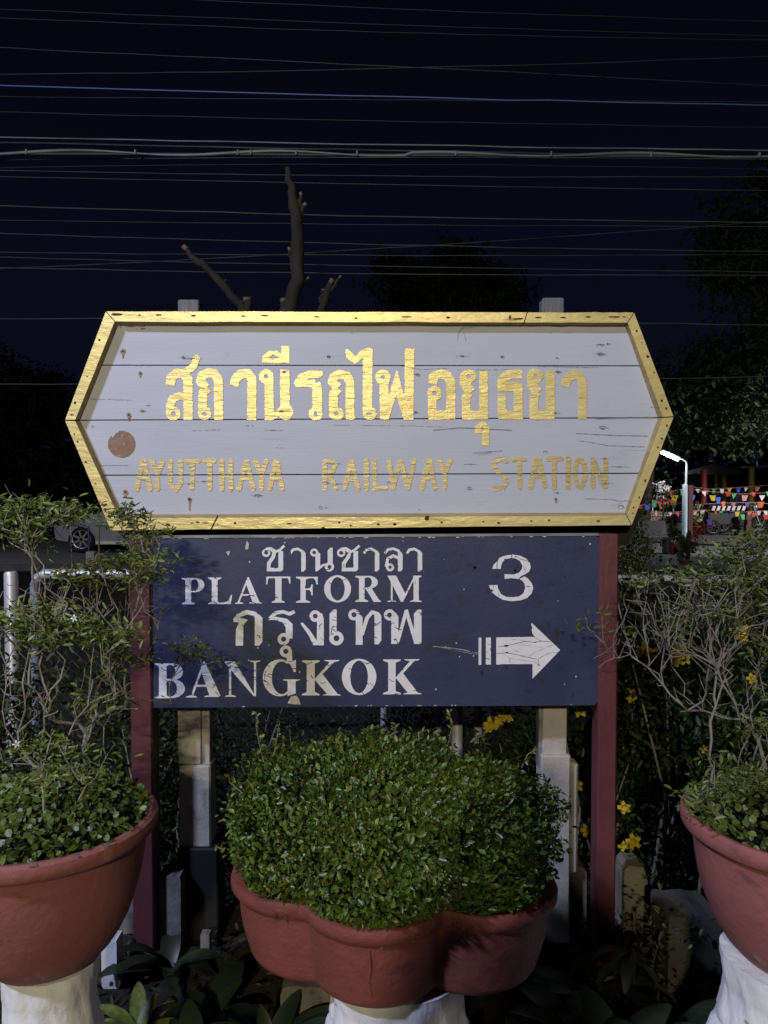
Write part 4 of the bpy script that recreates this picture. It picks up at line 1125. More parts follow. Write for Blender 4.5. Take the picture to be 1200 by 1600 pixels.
# ------------------------------------------------------------------ shrubs in the two round pots
def potted_shrub(name, X, bases, clusters, bare, seed, label, leafm, per=(9, 16), Lr=(.014, .026), flowers=(), rt=.011, wr=.26, ns=True, bark='bark'):
    rng = np.random.default_rng(seed)
    t = thing(name, (X, 1.80, PB + .33), label, 'shrub')
    tips = []; allT = []
    for (px, py, rx, ry, Yc, dy, n_) in clusters:
        for p in in_px(rng, px, py, rx, ry, Yc, dy, n_):
            tips.append(p); allT.append(p)
    for (px, py, rx, ry, Yc, dy, n_) in bare:
        allT += in_px(rng, px, py, rx, ry, Yc, dy, n_)
    B = [np.array(at(px, py, Yb)) for px, py, Yb in bases]
    for b in B: b[2] = min(b[2], PB + .34)
    N, Pr, ends = grow(B, allT, rng, .032, .0055, .10)
    mb = MB(); skeleton_mesh(mb, N, Pr, rt, .00085, .55, 5)
    mb.build('branches', M[bark], t, smooth=True)
    # short spiky side twigs
    mb = MB()
    idx = rng.choice(len(N), min(len(N), 420), replace=False)
    for i in idx:
        if Pr[i] < 0 or N[i][2] < PB + .48: continue
        dv = N[i] - N[Pr[i]]; dv = dv / max(np.linalg.norm(dv), 1e-6)
        q = dv * .5 + unit_rand(rng, 1)[0] * .8 + np.array([0, 0, .3]); q = q / np.linalg.norm(q)
        l = rng.uniform(.015, .055)
        m_ = N[i] + q * l * .5 + rng.normal(0, .003, 3)
        mb.tube([N[i], m_, N[i] + q * l], [.0011, .0009, .0006], 3)
    tag(mb.build('twigs', M['twig'], t), kind='stuff')
    PV, AV, NV, LV = [], [], [], []
    for p in tips:
        k = rng.integers(*per)
        c = p + rng.normal(0, 1, (k, 3)) * np.array([.024, .022, .011])
        PV.append(c)
        a = unit_rand(rng, k) * np.array([1, 1, .55]) + np.array([0, -.05, .28]); AV.append(a)
        NV.append(unit_rand(rng, k) * .6 + np.array([0, -.35, .8])); LV.append(rng.uniform(*Lr, k))
    PV = np.concatenate(PV); AV = np.concatenate(AV); NV = np.concatenate(NV); LV = np.concatenate(LV)
    leaf_mesh('foliage', PV, AV, NV, LV, LV * rng.uniform(wr * .8, wr * 1.2, len(LV)), leafm, t, .15, .16)
    for (px, py, Yf) in flowers:
        c = np.array(at(px, py, Yf)); mb = MB()
        ax = np.array([rng.uniform(-.4, .4), -1, rng.uniform(-.1, .5)]); ax /= np.linalg.norm(ax)
        u = np.cross(ax, [0, 0, 1.0]); u /= np.linalg.norm(u); w = np.cross(ax, u)
        vs, fs = [], []
        for k in range(5):
            a = k * 1.2566 + rng.uniform(-.1, .1)
            e1 = u * math.cos(a) + w * math.sin(a); e2 = -u * math.sin(a) + w * math.cos(a)
            b0 = len(vs)
            vs += [c + e1 * .001, c + e1 * .0045 + e2 * .0018 + ax * .001, c + e1 * .0085 + e2 * .0009 - ax * .001, c + e1 * .009 - e2 * .0009 - ax * .001, c + e1 * .0045 - e2 * .0018 + ax * .001]
            fs.append((b0, b0 + 1, b0 + 2, b0 + 3, b0 + 4))
        mb.add(vs, fs); mb.tube([c, c - ax * .012], [.0011, .0009], 4)
        mb.build('flower', M['flower_white'], t)
    return t

potted_shrub('potted_shrub', XL, [(-20, 1300, 1.80), (5, 1290, 1.9), (95, 1290, 1.86), (128, 1290, 1.84), (18, 1300, 1.74), (42, 1300, 1.78), (72, 1290, 1.72), (108, 1305, 1.70), (118, 1300, 1.76), (150, 1280, 1.84), (60, 1290, 1.92)],
    [(70, 800, 62, 20, 1.85, .14, 26), (15, 815, 30, 28, 1.8, .12, 11), (35, 838, 40, 14, 1.9, .14, 7), (190, 808, 34, 14, 2.05, .10, 9), (225, 838, 32, 12, 2.12, .08, 8),
     (165, 895, 80, 20, 1.95, .14, 22), (225, 885, 30, 32, 2.1, .10, 12), (60, 968, 85, 22, 1.75, .14, 24), (130, 995, 80, 24, 1.8, .14, 22), (60, 1005, 40, 12, 1.7, .1, 3), (205, 1030, 36, 12, 1.95, .08, 7), 
     (290, 1020, 28, 22, 2.18, .06, 5), (345, 1035, 14, 10, 2.24, .05, 1), (300, 1000, 12, 10, 2.2, .05, 1), (75, 1190, 90, 30, 1.76, .12, 13), (30, 1225, 50, 26, 1.74, .1, 4), (140, 1200, 60, 26, 1.84, .1, 7), (145, 1100, 30, 26, 1.85, .1, 4), (265, 870, 10, 18, 2.2, .05, 2)],
    [(90, 930, 90, 30, 1.85, .14, 30), (160, 945, 80, 22, 1.9, .12, 40), (100, 1080, 95, 50, 1.8, .14, 40), (180, 1080, 50, 50, 1.9, .12, 22), (220, 955, 40, 30, 2.05, .1, 8), (20, 1100, 20, 50, 1.7, .1, 4), (265, 1090, 25, 20, 2.1, .06, 3)],
    51, 'wiry grey branched shrub with narrow green leaves and two white flowers in the left pot', M['shrub_leaf'],
    per=(16, 30), Lr=(.014, .027), wr=.30, flowers=[(116, 966, 1.66), (26, 1163, 1.62)], rt=.0062)
potted_shrub('sparse_shrub', XR, [(1128, 1262, 1.80), (1170, 1262, 1.84), (1225, 1262, 1.82), (1135, 1262, 1.72), (1150, 1268, 1.76), (1182, 1272, 1.70), (1205, 1270, 1.76), (1160, 1255, 1.90)],
    [(1100, 930, 70, 30, 1.9, .12, 10), (1040, 970, 50, 30, 1.95, .1, 5), (1180, 855, 45, 22, 1.82, .12, 14), (1150, 872, 40, 10, 1.85, .1, 6), (1185, 920, 50, 40, 1.8, .14, 18), (1120, 905, 60, 14, 1.9, .12, 9), (1055, 900, 50, 10, 2.0, .08, 5), (1165, 960, 40, 24, 1.85, .12, 10), (1075, 955, 40, 20, 1.95, .1, 3), (1000, 905, 20, 14, 2.05, .06, 2), (952, 960, 12, 10, 2.15, .05, 1), (916, 980, 6, 4, 2.22, .03, 1), (985, 985, 14, 10, 2.1, .05, 1),
     (1195, 1130, 22, 50, 1.75, .1, 5), (1125, 1215, 40, 26, 1.72, .1, 8), (1185, 1205, 40, 30, 1.75, .1, 6), (1095, 1245, 16, 12, 1.7, .06, 4), (1200, 1020, 20, 40, 1.8, .1, 4)],
    [(1060, 940, 70, 30, 1.95, .14, 44), (1100, 990, 80, 40, 1.9, .14, 70), (1150, 960, 50, 50, 1.8, .14, 30), (1010, 950, 40, 40, 2.05, .1, 14), (1150, 1030, 60, 40, 1.85, .12, 20), (1030, 1010, 50, 40, 2.0, .1, 12), (1120, 1090, 60, 40, 1.85, .12, 12), (965, 1000, 18, 30, 2.15, .05, 6), (950, 1020, 12, 20, 2.2, .04, 3), (1180, 1110, 30, 40, 1.8, .1, 6)],
    77, 'sparse twiggy shrub with mostly bare pale twigs and few leaves in the right pot', M['shrub_leaf_dull'], per=(18, 32), Lr=(.014, .028), wr=.28, rt=.0042, bark='twig')

# ------------------------------------------------------------------ hedges and creepers behind the signs
def hedge(name, label, boxes, seed, n, Lr=(.022, .042), flowers=(), stems=24, mtl=None, group=None, cat='hedge'):
    rng = np.random.default_rng(seed)
    x0, y0, x1, y1, Yc, dp = boxes[0]
    c = at((x0 + x1) / 2, y1, Yc)
    t = thing(name, (c.x, Yc, 0), label, cat, group)
    PV = []
    tot = sum((b[2] - b[0]) * (b[3] - b[1]) for b in boxes)
    for (x0, y0, x1, y1, Yc, dp) in boxes:
        k = int(n * (x1 - x0) * (y1 - y0) / tot)
        # clumps, so that the outline and the mass are uneven
        nc = max(6, k // 26)
        cl = np.array([at(rng.uniform(x0, x1), y0 + (y1 - y0) * rng.uniform(0, 1) ** 1.0, Yc + rng.uniform(-dp, dp)) for _ in range(nc)])
        cl[:, 2] += rng.normal(0, .05, nc)
        PV.append(cl[rng.integers(0, nc, k)] + rng.normal(0, .055, (k, 3)))
    PV = np.concatenate(PV); PV = PV[PV[:, 2] > .02]; k = len(PV)
    A = unit_rand(rng, k) + np.array([0, -.15, -.1]); Nn = unit_rand(rng, k) * .8 + np.array([0, -.5, .6])
    L = rng.uniform(*Lr, k)
    leaf_mesh('foliage', PV, A, Nn, L, L * rng.uniform(.34, .5, k), mtl or M['hedge_leaf'], t, .12, .15)
    mb = MB()
    zt = PV[:, 2].max()
    for i in range(stems):
        q = PV[rng.integers(0, k)]; b = np.array([q[0] + rng.normal(0, .12), q[1] + rng.normal(0, .06), 0])
        m_ = (b + q) / 2 + rng.normal(0, .05, 3)
        mb.tube([b, m_, q, q + (q - m_) * .2], [.006, .005, .003, .0015], 5)
    mb.build('stems', M['twig'], t)
    for (px, py, Yf, s_) in flowers:
        c = np.array(at(px, py, Yf)); mb = MB()
        for _ in range(1):
            ax = np.array([rng.uniform(-.7, .7), -1, rng.uniform(-.3, .6)]); ax /= np.linalg.norm(ax)
            u = np.cross(ax, [0, 0, 1.0]); u /= np.linalg.norm(u); w = np.cross(ax, u); vs, fs = [], []
            for j in range(5):
                a = j * 1.2566; e1 = u * math.cos(a) + w * math.sin(a); e2 = -u * math.sin(a) + w * math.cos(a); b0 = len(vs)
                vs += [c - ax * .012 * s_, c + (e1 * .012 + e2 * .009) * s_, c + (e1 * .026 + e2 * .008 + ax * .004) * s_, c + (e1 * .028 - e2 * .004 - ax * .004) * s_, c + (e1 * .013 - e2 * .009) * s_]
                fs.append((b0, b0 + 1, b0 + 2, b0 + 3, b0 + 4))
            mb.add(vs, fs)
        mb.build('flower', M['flower_yellow'], t)
    return t
YF = [(1008, 1013, 2.72, 1), (1018, 1022, 2.72, 1.1), (1000, 1018, 2.72, .8), (1060, 1010, 2.70, .9), (1066, 1018, 2.70, 1), (1058, 1030, 2.70, 1), (1070, 1030, 2.70, .8), (1010, 1038, 2.72, .8), (1155, 985, 2.68, 1.2), (1160, 995, 2.68, .8), (985, 1085, 2.72, .9), (1152, 910, 2.68, .8), (1175, 1060, 2.68, .7), (976, 1262, 2.68, .9), (990, 1315, 2.66, 1), (975, 1322, 2.66, .8), (906, 1110, 2.72, 1), (915, 1106, 2.72, .8), (902, 1228, 2.72, .8), (916, 1298, 2.68, .8), (984, 1090, 2.72, .7), (1100, 1170, 2.68, .6)]
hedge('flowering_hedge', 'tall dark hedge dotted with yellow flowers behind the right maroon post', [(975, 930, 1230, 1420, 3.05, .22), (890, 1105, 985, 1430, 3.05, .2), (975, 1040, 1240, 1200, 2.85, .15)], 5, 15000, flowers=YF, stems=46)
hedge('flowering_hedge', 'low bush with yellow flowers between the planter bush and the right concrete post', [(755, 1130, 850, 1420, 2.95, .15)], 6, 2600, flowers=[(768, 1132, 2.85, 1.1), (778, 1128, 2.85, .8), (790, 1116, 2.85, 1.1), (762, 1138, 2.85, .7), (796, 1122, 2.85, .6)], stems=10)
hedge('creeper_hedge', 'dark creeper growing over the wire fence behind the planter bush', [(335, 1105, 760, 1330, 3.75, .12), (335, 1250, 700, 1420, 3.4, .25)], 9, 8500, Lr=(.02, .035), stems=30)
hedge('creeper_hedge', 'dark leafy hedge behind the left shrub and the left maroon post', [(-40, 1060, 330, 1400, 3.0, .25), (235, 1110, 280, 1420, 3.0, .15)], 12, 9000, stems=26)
hedge('conical_bush', 'olive green bush rising behind the sign next to the right maroon post', [(966, 808, 996, 900, 5.2, .12), (958, 850, 1008, 920, 5.2, .15)], 15, 1900, Lr=(.02, .04), mtl=M['olive_leaf'], stems=8, cat='bush')

# ------------------------------------------------------------------ broad leaved plants on the soil
def rosette(name, px, py, Yc, label, nl, Lr, Wr, m, seed, group=None, droop=.6, stemh=0.0, zbase=None):
    rng = random.Random(seed)
    c = at(px, py, Yc)
    zb_ = 0.0 if zbase is None else zbase
    t = thing(name, (c.x, Yc, zb_), label, 'plant', group)
    mb = MB()
    for i in range(nl):
        az = 6.283 * i / nl + rng.uniform(-.35, .35); L = rng.uniform(*Lr); w = L * rng.uniform(*Wr)
        el = rng.uniform(.35, 1.25); dr = droop * rng.uniform(.6, 1.4)
        z0 = zb_ + stemh * rng.uniform(.25, 1) if stemh else zb_ + .005
        p = Vector((c.x, Yc, z0)); h = Vector((math.cos(az), math.sin(az), 0)); sd = Vector((-math.sin(az), math.cos(az), 0))
        rows = []; n_ = 8
        for k in range(n_ + 1):
            u = k / n_
            a = el - dr * u * 1.6
            if k: p = p + (h * math.cos(a) + Vector((0, 0, math.sin(a)))) * (L / n_)
            ww = w * max(.06, math.sin(math.pi * min(1, u * .93 + .05)) ** .75)
            up_ = Vector((0, 0, 1)) * math.cos(a) - h * math.sin(a)
            rows.append((p + sd * ww / 2 + up_ * ww * .16, p.copy(), p - sd * ww / 2 + up_ * ww * .16))
        b = len(mb.v)
        mb.add([q for r_ in rows for q in r_], [(3 * k + q, 3 * k + q + 1, 3 * k + q + 4, 3 * k + q + 3) for k in range(n_) for q in (0, 1)])
    o = mb.build('leaves', m, t, smooth=True)
    if stemh:
        m2 = MB(); m2.tube([(c.x, Yc, zb_), (c.x + .005, Yc, zb_ + stemh * .5), (c.x, Yc, zb_ + stemh)], [.006, .005, .003], 6)
        m2.build('stem', m, t)
    return t
rosette('striped_plant', 215, 1560, 2.10, 'lime and green striped leafy plant at the foot of the left maroon post', 20, (.10, .17), (.24, .34), M['lime_leaf'], 1, droop=.6)
rosette('striped_plant', 190, 1610, 1.95, 'lime striped plant right beside the left white pedestal', 17, (.09, .16), (.24, .34), M['lime_leaf'], 14, droop=.65)
rosette('drooping_plant', 988, 1545, 2.2, 'thin grey green plant with long drooping leaves in front of the right maroon post', 13, (.10, .17), (.16, .24), M['grey_leaf'], 2, droop=1.2, stemh=.20)
k = 0
G3 = 'broad leaved plants under the signs'
for (px, py, Yc, lb, sd) in [(905, 1590, 2.05, 'dark broad leaved plant low down right of the middle pedestal', 3), (965, 1640, 1.95, 'dark broad leaved plant at the bottom edge below the drooping plant', 4), (1060, 1600, 2.05, 'dark broad leaved plant in front of the grey stone block at right', 5), (850, 1640, 1.9, 'dark broad leaved plant touching the middle pedestal on its right', 6),
                             (330, 1560, 2.15, 'dark broad leaved plant between the striped plant and the middle pedestal', 7), (420, 1610, 2.0, 'dark broad leaved plant directly left of the middle pedestal', 8), (300, 1640, 1.9, 'dark broad leaved plant at the bottom edge right of the striped plants', 9), (1115, 1560, 2.3, 'dark broad leaved plant between the grey stone block and the right pedestal', 10), (265, 1530, 2.4, 'dark broad leaved plant behind the striped plant beside the left maroon post', 16), (800, 1580, 2.3, 'dark broad leaved plant under the right lobe of the planter', 17)]:
    rosette('broad_leaf_plant', px, py, Yc, lb, random.Random(sd).randint(11, 16), (.13, .25), (.3, .42), M['broad_leaf'], sd, G3, droop=.55)
hedge('low_plant', 'small yellow green weeds at the foot of the right maroon post', [(985, 1455, 1040, 1500, 2.35, .05)], 22, 260, Lr=(.015, .028), mtl=M['olive_leaf'], stems=4, cat='plant')

# loose litter and low weeds on the soil
rng = np.random.default_rng(99); n = 2600
P = np.stack([rng.uniform(-1.6, 1.6, n), rng.uniform(1.5, 3.0, n), rng.uniform(.005, .05, n)], 1)
L = rng.uniform(.015, .05, n)
o = leaf_mesh('leaf_litter', P, unit_rand(rng, n) * np.array([1, 1, .4]), unit_rand(rng, n) * .6 + np.array([0, -.2, .8]), L, L * .4, M['litter'], None, .1, .2, loc=(0, 2.2, 0))
tag(o, kind='stuff', label='dark low weeds and leaf litter covering the soil under the signs', cat='leaf litter')

# ------------------------------------------------------------------ stones and stubs around the posts
def block(name, px0, px1, py0, Yc, dep, m, label, cat, rz=0, top=.7, group=None, pts=None):
    a = at(px0, py0, Yc); b = at(px1, py0, Yc)
    mb = MB()
    w, h = b.x - a.x, a.z
    rng = random.Random(int(px0)); 
    # weathered block: a chamfered body with uneven top
    if top >= 1:
        xs = [-.5, -.5, -.47, -.22, .08, .30, .46, .5, .49, .5]; zs = [-.04, .95 * h, h, h * .985, h * 1.004, h * .975, h * .985, .93 * h, .5 * h, -.04]
    else:
        xs = [-.5, -.5, -.46, -.30, .0, .30, .46, .5, .5]
        zs = [-.04, .80 * h, .93 * h, h, h * rng.uniform(.96, 1), h * rng.uniform(.9, 1), .93 * h * top + .93 * h * (1 - top) * .6, .78 * h * top + .1 * h, -.04]
    xz = [((a.x + b.x) / 2 + w * x, z) for x, z in zip(xs, zs)]
    mb.prism_w(xz, Yc, Yc + dep)
    o = mb.build(name, m, loc=((a.x + b.x) / 2, Yc + dep / 2, 0))
    if rz: o.rotation_euler = (0, 0, rz)
    return tag(o, label, cat, group)
block('concrete_stub', 975, 1013, 1352, 2.62, .10, M['old_concrete'], 'mossy concrete stub with sloping top just right of the right maroon post', 'concrete stub')
block('concrete_stub', 886, 917, 1350, 2.62, .10, M['old_concrete'], 'short mossy concrete stub between the right concrete post and the maroon post', 'concrete stub', top=.9)
block('stone_block', 1045, 1128, 1432, 2.30, .16, M['stone_grey'], 'large dark grey stone block left of the right pedestal', 'stone block', top=1)
block('concrete_stub', 247, 282, 1368, 2.48, .08, M['grey_concrete'], 'grey concrete stub right of the left maroon post', 'concrete stub', top=1)
block('concrete_stub', 183, 216, 1428, 2.60, .10, M['grey_concrete'], 'pale concrete stub showing between the left pot and the left maroon post', 'concrete stub', top=1)
block('concrete_stub', 158, 182, 1470, 2.35, .06, M['white_stone'], 'small white painted stub behind the left white pedestal', 'concrete stub', top=1)
block('stone_block', 438, 525, 1540, 2.12, .2, M['old_concrete'], 'brown flat stone lying left of the middle pedestal', 'stone block', top=.8)
block('stone_block', 313, 327, 1460, 2.45, .03, M['grey_concrete'], 'tiny grey stone chip standing among dark plants', 'stone block', top=1)

# ================================================================== PIPE RAILINGS AND WIRE FENCE
YR = 3.7
def railing(label, posts, xa, xb, ytop, Yr, rad=.024, elbow_l=False, elbow_r=False):
    a = at(xa, ytop, Yr); b = at(xb, ytop, Yr)
    t = thing('pipe_railing', ((a.x + b.x) / 2, Yr, 0), label, 'railing', 'galvanised pipe railings')
    mb = MB()
    pts = []
    if elbow_l: pts += [(a.x, Yr, -.05), (a.x, Yr, a.z - .05), (a.x + .012, Yr, a.z - .02), (a.x + .045, Yr, a.z)]
    else: pts += [(a.x, Yr, a.z)]
    k = max(2, int((b.x - a.x) / .5))
    pts += [(a.x + (b.x - a.x) * i / k + (.0), Yr, a.z + (b.z - a.z) * i / k) for i in range(1, k + 1)]
    mb.tube(pts, rad, 14)
    mb.build('rail', M['galv'], t, smooth=True)
    for px in posts:
        q = at(px, ytop, Yr)
        mb = MB(); mb.tube([(q.x, Yr, -.05), (q.x, Yr, a.z - rad * .6)], rad, 14)
        mb.build('post', M['galv'], t, smooth=True)
railing('galvanised pipe railing with an elbow corner behind the left shrub', [], 55, 640, 897, YR, .025, elbow_l=True)
railing('galvanised pipe railing running right behind the sparse shrub', [748, 1320], 684, 1330, 905, YR, .021, elbow_l=True)
def pole(px, w, ytop, Yp, label):
    a = at(px, ytop, Yp); r_ = w / 2 * Yp / F
    mb = MB(); mb.lathe([(r_, 0), (r_, a.z - .01), (r_ * .8, a.z), (.002, a.z + .002)], (a.x, Yp, 0), 20)
    return tag(mb.build('steel_pole', M['galv'], loc=(a.x, Yp, 0), smooth=True), label, 'steel pole')
pole(17, 21, 893, 3.45, 'thick galvanised pole at the far left behind the shrub')
pole(715, 18, 900, 3.5, 'thick galvanised pole showing between the blue panel and the planter bush')

def chainlink(label, px0, px1, py0, Yc, z0, pitch=.06):
    a = at(px0, py0, Yc); b = at(px1, py0, Yc)
    t = thing('wire_fence', ((a.x + b.x) / 2, Yc, 0), label, 'fence')
    mb = MB(); h = a.z - z0; x = a.x - h
    while x < b.x:
        for s_ in (1, -1):
            xa, xb_ = (x, x + h) if s_ > 0 else (x + h, x)
            # clip to the panel
            pts = [(xa + (xb_ - xa) * u, z0 + h * u) for u in np.linspace(0, 1, 22)]
            seg_ = [(p, q) for p, q in pts if a.x <= p <= b.x]
            if len(seg_) >= 2:
                mb.tube([(p, Yc + (.0025 if (i % 2) else -.0025) * s_, q) for i, (p, q) in enumerate(seg_)], .0013, 3, cap=False)
        x += pitch * 1.0
    mb.build('mesh', M['wire'], t)
    mb = MB()
    for zz in (a.z, z0 + h * .5): mb.tube([(a.x, Yc + .004, zz), (b.x, Yc + .004, zz)], .002, 4)
    mb.build('strand', M['wire'], t)
    for x_ in (a.x, (a.x + b.x) / 2, b.x):
        mb = MB(); mb.tube([(x_, Yc + .03, -.05), (x_, Yc + .03, a.z + .02)], .02, 10)
        mb.build('post', M['galv'], t, smooth=True)
chainlink('rusty chain link fence under the creeper behind the planter bush', -300, 1500, 985, 4.1, .05)

# ================================================================== TREES
def tube_tree(name, loc, label, limbs, cuts, group=None):
    t = thing(name, loc, label, 'tree', group)
    for nm, pts, rad in limbs:
        mb = MB()
        r = random.Random(int(pts[0][0] * 100 + len(pts)))
        out = []; rr_ = []
        for i in range(len(pts) - 1):
            for k in range(4):
                u = k / 4; out.append(Vector(pts[i]).lerp(Vector(pts[i + 1]), u) + Vector((r.gauss(0, .006), r.gauss(0, .006), 0))); rr_.append((rad[i] + (rad[i + 1] - rad[i]) * u) * r.uniform(.84, 1.16))
        out.append(Vector(pts[-1])); rr_.append(rad[-1] * 1.05)
        mb.tube(out, rr_, 10)
        o = mb.build(nm, [M['tree_bark'], M['cut_wood']], t, smooth=True)
        npol = len(o.data.polygons)
        o.data.polygons[npol - 1].material_index = 1
        if nm == 'branch':
            for k in range(npol - 12, npol - 2): o.data.polygons[k].material_index = 1
    return t
YTR = 5.6
def q_(px, py, d=0.0): return tuple(at(px, py, YTR + d))
tube_tree('bare_tree', (at(462, 480, YTR).x, YTR, 0), 'pruned bare tree with stubby cut branches rising above the middle of the sign', [
    ('trunk', [(q_(452, 480)[0], YTR, -.05), q_(452, 620), q_(450, 490), q_(464, 438), q_(464, 345), q_(456, 300), q_(449, 262)], [.10, .09, .062, .052, .044, .030, .018]),
    ('branch', [q_(462, 352), q_(470, 335), q_(478, 318)], [.020, .017, .014]), ('branch', [q_(464, 345), q_(470, 320), q_(470, 301)], [.018, .015, .012]),
    ('branch', [q_(460, 430), q_(455, 405), q_(451, 387)], [.018, .014, .012]), ('branch', [q_(464, 450), q_(475, 442), q_(482, 434)], [.018, .014, .011]),
    ('branch', [q_(448, 520), q_(444, 480), q_(443, 468)], [.035, .03, .026]), ('branch', [q_(452, 600), q_(497, 500), q_(509, 462), q_(520, 436)], [.05, .034, .028, .018]),
    ('branch', [q_(509, 462), q_(524, 446), q_(533, 431)], [.018, .013, .010]), ('branch', [q_(503, 478), q_(503, 462), q_(505, 452)], [.02, .015, .01]),
    ('branch', [q_(452, 640), q_(395, 505), q_(375, 475), q_(330, 425), q_(302, 403), q_(286, 385)], [.055, .036, .032, .027, .022, .019]),
    ('branch', [q_(395, 520), q_(388, 485), q_(386, 464)], [.034, .03, .028]), ('branch', [q_(350, 447), q_(353, 441), q_(352, 437)], [.012, .01, .009])], None)

def leafy_tree(name, label, px, Yc, crown, trunk_r, n, seed, leafL=(.12, .26), group='dark trees beyond the road', m=None, clumps=90):
    """crown: list of (px, py, rx, ry) blobs"""
    rng = np.random.default_rng(seed)
    b = at(px, 800, Yc)
    t = thing(name, (b.x, Yc, 0), label, 'tree', group)
    s = Yc / F
    cl = []
    w = np.array([c[2] * c[3] for c in crown], float); w /= w.sum()
    for _ in range(clumps):
        c = crown[rng.choice(len(crown), p=w)]
        v = unit_rand(rng, 1)[0] * (rng.uniform(0, 1) ** .4)
        p = np.array(at(c[0] + v[0] * c[2], c[1] + v[2] * c[3], Yc)) + np.array([0, v[1] * min(c[2], c[3]) * s, 0])
        cl.append(p)
    cl = np.array(cl)
    sig = np.median([min(c[2], c[3]) for c in crown]) * s * .20
    P = cl[rng.integers(0, len(cl), n)] + rng.normal(0, 1, (n, 3)) * sig * np.array([1.2, 1.0, .7])
    P = P[P[:, 2] > .15]; n = len(P)
    A = unit_rand(rng, n) + np.array([0, 0, -.25]); Nn = unit_rand(rng, n) * .8 + np.array([0, -.4, .7])
    L = rng.uniform(*leafL, n)
    leaf_mesh('crown', P, A, Nn, L, L * .45, m or M['tree_leaf'], t, .1, .2)
    mb = MB()
    zc = np.median(cl[:, 2])
    tr = [np.array([b.x, Yc, -.1]), np.array([b.x + rng.normal(0, .1), Yc, zc * .35]), np.array([b.x + rng.normal(0, .2), Yc, zc * .7]), np.array([np.median(cl[:, 0]), Yc, zc])]
    mb.tube(tr, [trunk_r, trunk_r * .8, trunk_r * .6, trunk_r * .35], 9)
    for i in rng.choice(len(cl), min(12, len(cl)), replace=False):
        a = tr[2] if cl[i][2] > zc * .8 else tr[1]
        mb.tube([a, (a + cl[i]) / 2 + rng.normal(0, .1, 3), cl[i]], [trunk_r * .4, trunk_r * .25, trunk_r * .08], 6)
    mb.build('trunk', M['tree_bark'], t, smooth=True)
    return t
leafy_tree('broadleaf_tree', 'large dark tree filling the right edge of the picture above the columns', 1235, 19.0, [(1185, 390, 100, 110), (1225, 330, 70, 75), (1150, 400, 60, 50), (1240, 480, 80, 80)], .30, 9000, 31, leafL=(.10, .22), clumps=150)
leafy_tree('broadleaf_tree', 'dark leafy tree between the name sign and the right edge, above the lit street lamp', 1000, 21.5, [(1100, 600, 85, 85), (1060, 640, 60, 70), (1160, 610, 90, 95), (1130, 680, 60, 40)], .22, 9000, 32, leafL=(.12, .25), clumps=150)
leafy_tree('broadleaf_tree', 'dark rounded tree crown behind the top of the name sign', 705, 24.0, [(640, 440, 65, 55), (710, 435, 80, 55), (780, 450, 60, 50), (700, 520, 130, 60)], .25, 9000, 33, leafL=(.14, .28), clumps=150, m=M['tree_leaf_far'])
leafy_tree('broadleaf_tree', 'dark tree mass left of the name sign', 40, 26.0, [(35, 630, 90, 75), (95, 660, 60, 80), (-40, 600, 80, 80), (40, 720, 110, 60)], .25, 8000, 34, leafL=(.14, .28), clumps=130, m=M['tree_leaf_far'])
leafy_tree('broadleaf_tree', 'dark low tree directly behind the left corner of the name sign', 170, 25.0, [(180, 690, 70, 60), (130, 740, 70, 40), (230, 730, 70, 60)], .2, 5000, 35, leafL=(.14, .28), clumps=90, m=M['tree_leaf_far'])
rng = np.random.default_rng(61); n = 9000
P = np.stack([rng.uniform(-48, 48, n), rng.uniform(50, 58, n), rng.uniform(0, 1, n) ** 1.3 * (5.0 + 1.4 * np.sin(np.arange(n) * 0)), ], 1)
P[:, 2] *= .75 + .25 * np.sin(P[:, 0] * .35) + .12 * np.sin(P[:, 0] * 1.1)
L = rng.uniform(.5, 1.1, n)
o = leaf_mesh('far_wood', P, unit_rand(rng, n), unit_rand(rng, n) + np.array([0, -.5, .5]), L, L * .6, M['tree_leaf_far'], None, loc=(0, 54, 0))
tag(o, label='dark strip of woodland far behind the forecourt', cat='wood', kind='stuff')

